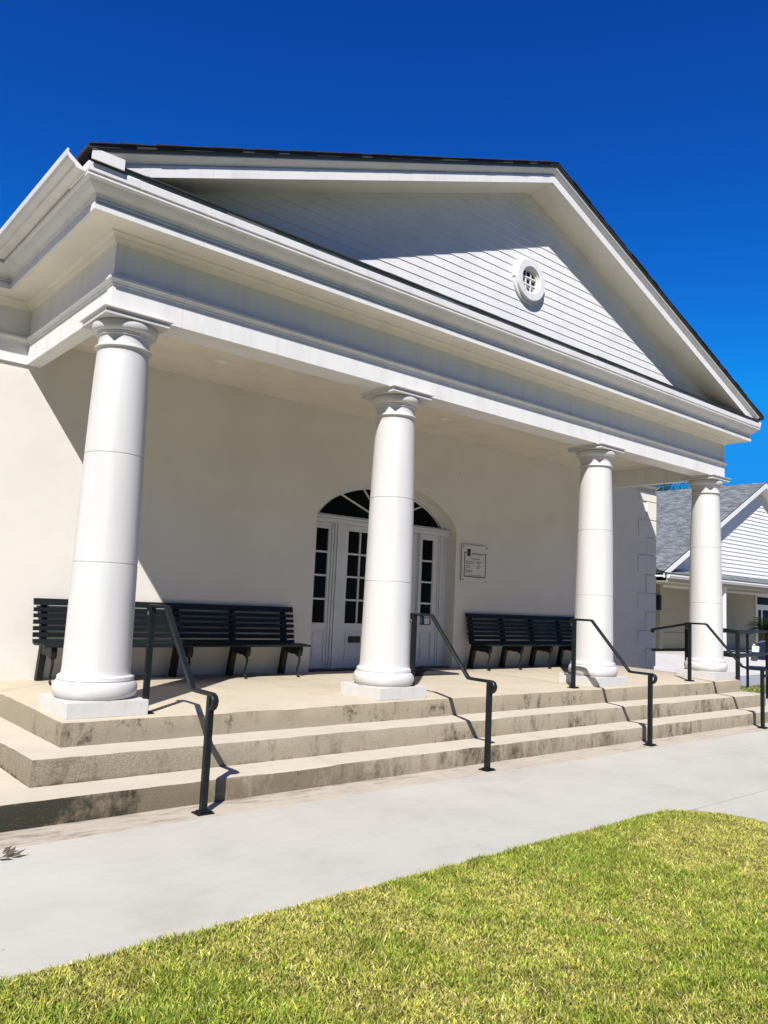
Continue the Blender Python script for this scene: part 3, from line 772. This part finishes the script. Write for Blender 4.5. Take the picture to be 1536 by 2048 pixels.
# ------------------------------------------------------------------ ground
def sheet(name, pts, z, m, label=None, kind='structure', th=0):
    bm = bmesh.new(); poly(bm, [(x, y, z) for x, y in pts])
    o = obj(name, bm, m); tag(o, label, None, None, kind); return o
bm = bmesh.new(); poly(bm, [(x, y, G-.06) for x, y in rect(-500, 900, -500, 900)]); tag(obj('ground', bm, M['meadow']), kind='structure')
def slabs(name, x0, x1, y0, y1, zt, m, cuts, gap=.006):
    bm = bmesh.new(); xs_ = [x0]+cuts+[x1]
    for a, b in zip(xs_, xs_[1:]): box(bm, a+gap/2, b-gap/2, y0, y1, G-.10, zt, bev=.004)
    tag(obj(name, bm, m), kind='structure')
slabs('kerb_strip', -14, 26, -1.330, -1.0, G, M['oldwalk'], [-8, -3, 1.9+.0, 4.6, 7.4, 12, 18])
slabs('sidewalk', -14, 26, -2.905, -1.337, G+.001, M['sidewalk'], [-9.5, -5.6, 9.9, 14, 18, 22])
slabs('sidewalk', 3.40, 26, -9, -2.919, G+.001, M['sidewalk'], [9.9, 14, 18, 22])
sheet('gravel_lot', rect(11.6, 60, 3.15, 9.6), G+.002, M['gravel'])
slabs('paving', -14, -.95, -.995, DN-.004, G-.002, M['sidewalk'], [-11, -8, -5, -3])  # added out of view: pale ground to bounce sunlight onto the left soffit
sheet('path', rect(9.6, 40, 1.75, 3.1), G+.004, M['asphalt'])
sheet('path', rect(10.6, 30, -1.0, 1.74), G-.004, M['sidewalk'])
tag(obj('kerb', B(10.75, 16, -.12, .04, G-.01, G+.10, bev=.01), M['oldwalk']), kind='structure')

# lawn
def lawn_shape(x, y):
    """True inside lawn: left of the cross walk, rounded corner"""
    inside = (y < -2.85) & (x < 3.46)
    cx_, cy_, r_ = 2.96, -3.35, .5
    corner = (x > cx_) & (y > cy_)
    return inside & (~corner | ((x-cx_)**2+(y-cy_)**2 < r_*r_))
bm = bmesh.new()
out = [(-14, -2.86)]+[(2.95+.49*math.sin(R(a)), -3.35+.49*math.cos(R(a))) for a in range(0, 91, 10)]+[(3.44, -9), (-14, -9)]
poly(bm, [(x, y, G+.006) for x, y in out]); tag(obj('lawn_soil', bm, M['soil']), kind='structure')
def vnoise(x, y, s, seed):
    r_ = np.random.default_rng(seed); g_ = r_.random((64, 64)); u = (x*s) % 63; v = (y*s) % 63
    i = u.astype(int); j = v.astype(int); fu = u-i; fv = v-j; fu = fu*fu*(3-2*fu); fv = fv*fv*(3-2*fv)
    return (g_[i, j]*(1-fu)+g_[i+1, j]*fu)*(1-fv)+(g_[i, j+1]*(1-fu)+g_[i+1, j+1]*fu)*fv
def make_blades(name, areas, z0, shape, hmin, hmax, label, cat='grass'):
    X = []; Y = []
    for (a, b, c_, d_, dens) in areas:
        n_ = int((b-a)*(d_-c_)*dens); X.append(rng.uniform(a, b, n_)); Y.append(rng.uniform(c_, d_, n_))
    X = np.concatenate(X); Y = np.concatenate(Y)
    if shape: k = shape(X, Y); X = X[k]; Y = Y[k]
    n_ = len(X); th = rng.uniform(0, 2*PI, n_); h = rng.uniform(hmin, hmax, n_)
    patch = vnoise(X+50, Y+50, 1.1, 1)*.6+vnoise(X+50, Y+50, 3.7, 2)*.4
    patch = patch*.75+vnoise(X+50, Y+50, 11, 5)*.25; dry = np.clip((patch-.46)*4.2+np.clip((X-.2)*.20, 0, .55), 0, 1)
    for gx, gy, gr_, ga in ((2.95, -3.22, .26, .9), (2.25, -3.45, .22, .6), (1.75, -3.95, .3, .5), (3.1, -3.6, .3, .7), (1.2, -3.3, .2, .45), (.3, -3.35, .18, .4)):
        dry = np.clip(dry+ga*np.exp(-((X-gx)**2+(Y-gy)**2)/(gr_*gr_))*(.5+vnoise(X+50, Y+50, 9, 12)), 0, 1)
    h = h*(1-.38*dry)*(.8+.4*vnoise(X+50, Y+50, 8, 3))
    h = h*np.where(rng.random(n_) < .04, 1.5, 1.0); w = rng.uniform(.0015, .0031, n_)*(hmax/.046)**.5; lean = rng.uniform(.15, 1.1, n_); la = rng.uniform(0, 2*PI, n_)
    dx, dy = np.cos(th), np.sin(th); lx, ly = np.cos(la)*lean, np.sin(la)*lean
    z = np.full(n_, z0)
    def P(t, s, wd): return np.stack([X+dx*s*w*wd+lx*h*t*t, Y+dy*s*w*wd+ly*h*t*t, z+h*t*(1-.25*lean*t)], 1)
    V_ = np.stack([P(0, -1, .8), P(0, 1, .8), P(.5, -1, 1), P(.5, 1, 1), P(1, 0, 0)], 1).reshape(-1, 3)
    base = np.arange(n_)*5
    q = np.stack([base, base+1, base+3, base+2], 1); t3 = np.stack([base+2, base+3, base+4], 1)
    loops = np.concatenate([q, t3], 1).reshape(-1)
    me = bpy.data.meshes.new(name); me.vertices.add(n_*5); me.vertices.foreach_set('co', V_.ravel().astype(np.float32))
    me.loops.add(len(loops)); me.loops.foreach_set('vertex_index', loops.astype(np.int32))
    starts = np.stack([np.arange(n_)*7, np.arange(n_)*7+4], 1).ravel(); me.polygons.add(n_*2); me.polygons.foreach_set('loop_start', starts.astype(np.int32))
    me.update(calc_edges=True)
    gcol = np.array([[.25, .36, .03], [.38, .45, .045], [.15, .27, .02], [.49, .51, .08]]); dcol = np.array([[.64, .59, .13], [.54, .55, .06], [.76, .66, .26], [.42, .35, .10]])
    isd = rng.random(n_) < (.12+.66*dry)
    col = np.where(isd[:, None], dcol[rng.integers(0, 4, n_)], gcol[rng.integers(0, 4, n_)])
    col = col*.97*(rng.uniform(.62, 1.38, n_)[:, None])
    cc = np.repeat(np.concatenate([col, np.ones((n_, 1))], 1)[:, None, :], 5, 1)
    cc[:, 0:2, :3] *= .42  # blade bases darkened: shade down in the turf put into the colour
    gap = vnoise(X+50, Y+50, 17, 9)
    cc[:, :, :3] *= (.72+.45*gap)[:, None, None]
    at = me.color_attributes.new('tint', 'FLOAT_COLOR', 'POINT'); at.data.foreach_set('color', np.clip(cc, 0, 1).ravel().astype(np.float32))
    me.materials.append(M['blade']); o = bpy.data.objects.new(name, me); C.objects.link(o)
    return tag(o, label, cat, None, 'stuff')
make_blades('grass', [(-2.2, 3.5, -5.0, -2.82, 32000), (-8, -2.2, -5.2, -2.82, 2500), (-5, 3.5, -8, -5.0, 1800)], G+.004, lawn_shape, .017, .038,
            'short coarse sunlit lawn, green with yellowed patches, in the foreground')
sheet('lawn_soil', rect(11.5, 40, .06, 1.70), G+.008, M['soil'])
make_blades('grass', [(11.5, 22, .08, 1.68, 500)], G+.008, None, .05, .09, 'small strip of green lawn beyond the end of the steps')

# fallen leaves lying on the walk at the left edge
lv = thing('fallen_leaf', 'small dry curled leaf on the pavement at the left edge', 'leaf', (-.955, -1.46, G))
bm = bmesh.new()
for k in range(7):
    a = rng.uniform(0, 6.28); cx_, cy_ = rng.uniform(-.05, .05), rng.uniform(-.05, .05); l_ = rng.uniform(.05, .085)
    p = [(cx_, cy_, .004), (cx_+l_*.5*math.cos(a+.5), cy_+l_*.5*math.sin(a+.5), .024), (cx_+l_*math.cos(a), cy_+l_*math.sin(a), .03+.01*k/5), (cx_+l_*.5*math.cos(a-.5), cy_+l_*.5*math.sin(a-.5), .018)]
    poly(bm, p)
obj('leaf_blade', bm, M['brownleaf'], lv)
bm = bmesh.new(); tube(bm, [(0, 0, .003), (.03, .02, .01), (.06, .025, .004)], .0018, seg=6); obj('stem', bm, M['brownleaf'], lv)

# ------------------------------------------------------------------ neighbouring building
nb = thing('neighbour_building', 'white sided gable building with grey shingle roof behind the right columns', 'building', (30, 10, G))
NO = Vector((-30, -10, -G))
def nbp(name, bm, m, parent=nb, **k):
    o = obj(name, bm, m, parent, **k)
    if parent is nb: o.location = NO
    return o
nx, nz, nsl, YF, YR = 30.66, 6.56, .524, 9.0, 10.3
he = 7.95
bm = bmesh.new(); uvl = bm.loops.layers.uv.new('UVMap'); ez = nz-nsl*he
slab(bm, (nx-he, 30, ez), (nx-he, YF-.42, ez), (nx, YF-.42, nz), (nx, 30, nz), .07, uvl)
slab(bm, (nx+he, YF-.42, ez), (nx+he, 30, ez), (nx, 30, nz), (nx, YF-.42, nz), .07, uvl)
nbp('roof', bm, M['shingle_grey'])
bm = bmesh.new(); z = 2.40; pt = .158
while z < nz-.5:
    z1 = z+pt+.01; a = (nz-.16-z)/nsl; b = max(.01, (nz-.16-z1)/nsl)
    A = [bm.verts.new(p) for p in ((nx-a, YF-.03, z), (nx+a, YF-.03, z), (nx+b, YF, z1), (nx-b, YF, z1))]
    Bk = [bm.verts.new((v_.co.x, YF+.05, v_.co.z)) for v_ in A]; bm.faces.new(A)
    for j in range(4): bm.faces.new((A[j], A[(j+1) % 4], Bk[(j+1) % 4], Bk[j]))
    z += pt
nbp('siding', bm, M['siding'])
bm = bmesh.new()
for sd in (-1, 1):
    for (y0, y1, d0, d1) in ((YF-.44, YF-.40, -.24, -.05), (YF-.40, YF+.02, -.20, -.165)):
        prism(bm, [(nx, nz+d0), (nx+sd*he, nz+d0-nsl*he), (nx+sd*he, nz+d1-nsl*he), (nx, nz+d1)], 'Y', y0, y1)
nbp('rake_board', bm, M['trim'])
bm = bmesh.new(); uvl = bm.loops.layers.uv.new('UVMap')
slab(bm, (nx-he, YF-.55, 2.33), (nx+he, YF-.55, 2.33), (nx+he, YF+.0, 2.52), (nx-he, YF+.0, 2.52), .05, uvl); nbp('eave_roof', bm, M['shingle_grey'])
bm = bmesh.new(); prism(bm, [(YF-.54, 2.15), (YF-.60, 2.15), (YF-.66, 2.23), (YF-.66, 2.275), (YF-.54, 2.275)], 'X', nx-he, nx+he); nbp('gutter', bm, M['trim'])
bm = bmesh.new(); box(bm, nx-he+.02, nx+he-.02, YF-.53, YF-.50, 2.02, 2.27); box(bm, nx-he+.02, nx+he-.02, YF-.50, YR, 2.03, 2.06); nbp('soffit', bm, M['wallcream'])
bm = bmesh.new(); box(bm, 25.0, 39, YR, YR+.2, G-.05, 2.5); box(bm, 24.9, 25.1, YR-.3, YR, G-.05, 2.03); box(bm, 25.0, 39, YR-.03, YR, .16, .20); box(bm, 22.9, 25.0, YR+.6, YR+.8, G-.05, 2.4)
nbp('wall', bm, M['wallcream'])
bm = bmesh.new(); box(bm, 25.1, 39, YR-.07, YR-.0305, 1.93, 2.03); nbp('wall_trim', bm, M['trim'])
dw = nbp('door', B(33.28, 36.1, YR-.06, YR-.001, G, 1.98), M['trim'])
obj('transom_pane', B(33.42, 35.95, YR-.075, YR-.061, 1.52, 1.86), M['farglass'], dw)
for a, b in ((33.50, 33.76), (33.95, 34.5), (34.72, 35.2), (35.45, 35.8)): obj('pane', B(a, b, YR-.078, YR-.062, G+.25, 1.28), M['farglass'], dw)
for x in (27.18, 33.0):
    bm = bmesh.new(); box(bm, x-.06, x+.06, YF-.39, YF-.27, G, 2.02); box(bm, x-.08, x+.08, YF-.41, YF-.25, 1.93, 2.019); box(bm, x-.08, x+.08, YF-.41, YF-.25, G, G+.12); nbp('porch_post', bm, M['trim'])
bm = bmesh.new(); box(bm, 28.9, 29.35, YR-.22, YR-.031, 1.17, 1.22); box(bm, 28.95, 29.25, YR-.15, YR-.031, .98, 1.165); box(bm, 29.0, 29.2, YR-.20, YR-.05, 1.221, 1.42); nbp('wall_bracket', bm, M['wallcream'])
bm = bmesh.new(); box(bm, 24.78, 24.9, YR-.36, YR-.2, 1.05, 1.60); nbp('wall_lantern', bm, M['black'])
sheet('paving', rect(24, 40, YF-1.0, YR), G+.006, M['sidewalk'])

# sago palm
palm = thing('sago_palm', 'dark green sago palm with arching fronds before the neighbouring wall', 'palm', (30.5, 8.6, G))
bm = bmesh.new(); tube(bm, [(0, 0, 0), (.02, 0, .4), (0, .02, .95)], [.26, .23, .25], seg=12)
obj('trunk', bm, M['bark'], palm)
VL, FL, CL = [], [], []
for k in range(80):
    a = rng.uniform(0, 2*PI); el = rng.uniform(-.1, 1.25); L = rng.uniform(1.0, 1.4); prev = None
    for s in range(15):
        t_ = (s+1)/15; rr_ = L*t_; hx = rr_*math.cos(el)*(1-.0*t_); zz = .95+rr_*math.sin(el)-(.75*t_*t_*L*(.5+.5*math.cos(el)))
        px, py = hx*math.cos(a), hx*math.sin(a); lw = .30*math.sin(PI*(.12+.86*t_))+.02
        for sd in (-1, 1):
            n0 = len(VL); ex, ey = -math.sin(a)*sd*lw, math.cos(a)*sd*lw; fx, fy = math.cos(a)*.08, math.sin(a)*.08; cx_, cy_ = math.cos(a)*.022, math.sin(a)*.022
            VL += [(px-cx_, py-cy_, zz), (px+cx_, py+cy_, zz), (px+ex+fx, py+ey+fy, zz-.02+lw*.25)]; FL.append((n0, n0+1, n0+2))
            g_ = rng.uniform(.6, 1.3); CL += [(.03*g_, .075*g_, .022*g_, 1)]*3
def leafmesh(name, VL, FL, CL, parent):
    me = bpy.data.meshes.new(name); me.from_pydata(VL, [], FL); at = me.color_attributes.new('tint', 'FLOAT_COLOR', 'POINT')
    at.data.foreach_set('color', np.array(CL, np.float32).ravel()); me.materials.append(M['leaf']); o = bpy.data.objects.new(name, me); C.objects.link(o); o.parent = parent; return o
leafmesh('fronds', VL, FL, CL, palm)

# trees beyond the roofs
def tree(loc, h, r, label, seed, n_=5200, nl=9):
    rs_ = np.random.default_rng(seed); T = thing('oak_tree', label, 'tree', loc)
    bm = bmesh.new(); tube(bm, [(0, 0, 0), (.1, .05, h*.25), (0, .1, h*.5)], [.45, .36, .25], seg=10)
    cl = []
    for k in range(nl):
        a = rs_.uniform(0, 2*PI); q = rs_.uniform(.2, .85)*r; c_ = (q*math.cos(a), q*math.sin(a), h*rs_.uniform(.55, .92)); cl.append((c_, rs_.uniform(.28, .5)*r))
        tube(bm, [(0, .1, h*.42), (c_[0]*.5, c_[1]*.5, h*.55), c_], [.18, .1, .04], seg=6)
    obj('trunk', bm, M['bark'], T)
    VL, FL, CL = [], [], []
    for i in range(n_):
        c_, cr = cl[rs_.integers(nl)]; v_ = rs_.normal(size=3); v_ /= np.linalg.norm(v_); p = np.array(c_)+v_*cr*rs_.uniform(.55, 1.05)*np.array([1, 1, .75])
        s = rs_.uniform(.10, .22); e1 = rs_.normal(size=3); e1 /= np.linalg.norm(e1); e2 = rs_.normal(size=3); e2 /= np.linalg.norm(e2)
        n0 = len(VL); VL += [tuple(p), tuple(p+e1*s), tuple(p+e2*s)]; FL.append((n0, n0+1, n0+2)); g_ = rs_.uniform(.6, 1.4); CL += [(.05*g_, .085*g_, .022*g_, 1)]*3
    leafmesh('crown', VL, FL, CL, T)
tree((57.0, 30, G), 14.6, 4.4, 'dark green tree crown peeking over the grey shingle roof', 3, n_=14000, nl=12)

# added wood, unseen behind the camera: blocks the low sky light on that side
VL, FL, CL = [], [], []; rw_ = np.random.default_rng(21)
for i in range(11000):
    a_ = rw_.uniform(140, 352); top_ = 11.5+3*math.sin(a_*.19)+2*math.sin(a_*.43+1); q_ = rw_.uniform(26, 33)
    p = np.array([2+q_*math.cos(R(a_)), q_*math.sin(R(a_)), G+rw_.uniform(.2, 1)**.8*top_])
    s = rw_.uniform(.7, 1.5); e1 = rw_.normal(size=3); e1 /= np.linalg.norm(e1); e2 = rw_.normal(size=3); e2 /= np.linalg.norm(e2)
    n0 = len(VL); VL += [tuple(p), tuple(p+e1*s), tuple(p+e2*s)]; FL.append((n0, n0+1, n0+2)); g_ = rw_.uniform(.6, 1.4); CL += [(.045*g_, .075*g_, .02*g_, 1)]*3
tag(leafmesh('sky_block_wood', VL, FL, CL, None), 'unseen dark green wood added behind the viewpoint to block the low sky', 'wood', None, 'stuff')

# parked car, front corner in view
car = thing('parked_car', 'dark car parked on the pale gravel at the right edge', 'car', (19.15, 3.9, G), R(-66))
# local: nose at x=0, extends +x ; width y 0..1.78
prof = [(0.03, .30), (0.0, .45), (.02, .62), (.10, .74), (.35, .82), (1.15, .92), (1.35, .96), (2.05, 1.38), (2.4, 1.45), (3.5, 1.44), (4.15, 1.05), (4.55, .98), (4.62, .6), (4.55, .28)]
bm = bmesh.new(); rows = []
for yy, k in ((0.0, .0), (.06, .6), (.25, 1), (1.53, 1), (1.72, .6), (1.78, 0)):
    row = []
    for (x, z) in prof:
        tum = max(0, z-.95)*.38; y2 = yy+(tum if yy < .8 else -tum); nose = .16*(1-k) if x < .4 else (-.16*(1-k) if x > 4.4 else 0)
        row.append(bm.verts.new((x+nose, y2, z-(1-k)*.03*(z > .5))))
    rows.append(row)
for a, b in zip(rows, rows[1:]):
    for j in range(len(prof)-1): bm.faces.new((a[j], a[j+1], b[j+1], b[j]))
    bm.faces.new((a[-1], a[0], b[0], b[-1]))
bm.faces.new(rows[0]); bm.faces.new(rows[-1][::-1]); body = obj('body', bm, M['carpaint'], car, smooth=40)
for sd, yy in ((0, .14), (1, 1.64)):
    bm = bmesh.new(); box(bm, -.02, .16, yy-(.155 if sd == 0 else .13), yy+(.13 if sd == 0 else .155), .50, .66, bev=.03); obj('headlight', bm, M['headlight'], car, smooth=40)
bm = bmesh.new(); box(bm, -.05, .12, .04, 1.74, .26, .44, bev=.03); obj('bumper', bm, M['plastic'], car, smooth=40)
bm = bmesh.new(); box(bm, -.025, .04, .40, 1.38, .50, .64, bev=.015); obj('grille', bm, M['plastic'], car)
bm = bmesh.new(); prism(bm, [(1.40, .985), (2.05, 1.375), (2.06, 1.40), (1.36, .99)], 'Y', .16, 1.62); prism(bm, [(1.55, .99), (2.15, 1.33), (3.4, 1.33), (3.9, 1.0)], 'Y', .10, .16); obj('window', bm, M['glass'], car)
wh = None
for (x, yy) in ((.85, .10), (3.75, .10), (.85, 1.68), (3.75, 1.68)):
    if wh is None:
        bm = bmesh.new(); seg = 28; pr = [(.20, -.09), (.31, -.09), (.325, -.06), (.325, .06), (.31, .09), (.20, .09)]
        rw = [[bm.verts.new((r_*math.cos(2*PI*i/seg), y_, .325+r_*math.sin(2*PI*i/seg))) for i in range(seg)] for r_, y_ in pr]
        for a, b in zip(rw, rw[1:]):
            for i in range(seg): bm.faces.new((a[i], a[(i+1) % seg], b[(i+1) % seg], b[i]))
        wh = obj('wheel', bm, M['tyre'], car, smooth=40)
        bm = bmesh.new(); prism(bm, [(.2*math.cos(2*PI*i/20), .325+.2*math.sin(2*PI*i/20)) for i in range(20)], 'Y', -.06, .06); obj('rim', bm, M['metal'], wh)
        w_ = wh
    else: w_ = copy_tree(wh, car)
    w_.location = (x, yy, 0)

# ------------------------------------------------------------------ world, sun, camera
SUN = Vector((-.71, -.64, 1.0)).normalized()
w = bpy.data.worlds.new('World'); sc.world = w; w.use_nodes = True; nt = w.node_tree
sky = nt.nodes.new('ShaderNodeTexSky'); sky.sky_type = 'NISHITA'; sky.sun_disc = False
sky.sun_elevation = math.asin(SUN.z); sky.sun_rotation = math.atan2(SUN.x, SUN.y) % (2*PI)
sky.air_density = 1.0; sky.dust_density = .3; sky.ozone_density = 2.0; sky.altitude = 0
# deep, clear, polarised-looking blue: grade the sky colour channel by channel
SKS = .12
# the clear polarised sky has no bright aureole: the sunward half of the dome repeats the deep anti-sun half
tcw = nt.nodes.new('ShaderNodeTexCoord'); sh_ = Vector((SUN.x, SUN.y, 0)).normalized()
dt_ = nt.nodes.new('ShaderNodeVectorMath'); dt_.operation = 'DOT_PRODUCT'; dt_.inputs[1].default_value = sh_; nt.links.new(tcw.outputs['Generated'], dt_.inputs[0])
mx_ = nt.nodes.new('ShaderNodeMath'); mx_.operation = 'MAXIMUM'; mx_.inputs[1].default_value = 0; nt.links.new(dt_.outputs['Value'], mx_.inputs[0])
sc_ = nt.nodes.new('ShaderNodeVectorMath'); sc_.operation = 'SCALE'; sc_.inputs[0].default_value = sh_*-2; nt.links.new(mx_.outputs[0], sc_.inputs['Scale'])
ad_ = nt.nodes.new('ShaderNodeVectorMath'); ad_.operation = 'ADD'; nt.links.new(tcw.outputs['Generated'], ad_.inputs[0]); nt.links.new(sc_.outputs[0], ad_.inputs[1])
nt.links.new(ad_.outputs[0], sky.inputs[0])
sp_ = nt.nodes.new('ShaderNodeSeparateColor'); cb_ = nt.nodes.new('ShaderNodeCombineColor'); nt.links.new(sky.outputs[0], sp_.inputs[0])
for ch, (k_, p_) in enumerate(((.022, 1.0), (.82, 1.72), (.95, 1.20))):
    a_ = nt.nodes.new('ShaderNodeMath'); a_.operation = 'MULTIPLY'; a_.inputs[1].default_value = SKS; nt.links.new(sp_.outputs[ch], a_.inputs[0])
    b_ = nt.nodes.new('ShaderNodeMath'); b_.operation = 'POWER'; b_.inputs[1].default_value = p_; nt.links.new(a_.outputs[0], b_.inputs[0])
    c_ = nt.nodes.new('ShaderNodeMath'); c_.operation = 'MULTIPLY'; c_.inputs[1].default_value = k_/SKS; nt.links.new(b_.outputs[0], c_.inputs[0])
    d_ = nt.nodes.new('ShaderNodeMath'); d_.operation = 'MINIMUM'; d_.inputs[1].default_value = (.01, .19, .56)[ch]/SKS; nt.links.new(c_.outputs[0], d_.inputs[0])
    nt.links.new(d_.outputs[0], cb_.inputs[ch])
bg = nt.nodes['Background']; nt.links.new(cb_.outputs[0], bg.inputs[0]); bg.inputs[1].default_value = SKS
ld = bpy.data.lights.new('sun', 'SUN'); ld.energy = 5.0; ld.angle = R(.5); ld.color = (1, .96, .92)
lo = bpy.data.objects.new('sun', ld); C.objects.link(lo); lo.rotation_euler = (-SUN).to_track_quat('-Z', 'Y').to_euler()
cd_ = bpy.data.cameras.new('camera'); co = bpy.data.objects.new('camera', cd_); C.objects.link(co); sc.camera = co
cd_.sensor_width = 36; cd_.lens = 27.5446; cd_.clip_end = 2000; cd_.clip_start = .05
yaw, pitch_, roll = .698032, .112985, .045662
fwd = Vector((math.sin(yaw)*math.cos(pitch_), math.cos(yaw)*math.cos(pitch_), math.sin(pitch_)))
rt = Vector((math.cos(yaw), -math.sin(yaw), 0)); up = rt.cross(fwd)
r2 = rt*math.cos(roll)+up*math.sin(roll); u2 = -rt*math.sin(roll)+up*math.cos(roll)
co.matrix_world = Matrix(((r2.x, u2.x, -fwd.x, -2.23723), (r2.y, u2.y, -fwd.y, -5.93633), (r2.z, u2.z, -fwd.z, .917922), (0, 0, 0, 1)))
sc.view_settings.view_transform = 'Standard'; sc.view_settings.look = 'None'; sc.view_settings.exposure = .64; sc.view_settings.gamma = 1
sc.cycles.max_bounces = 8; sc.cycles.diffuse_bounces = 5
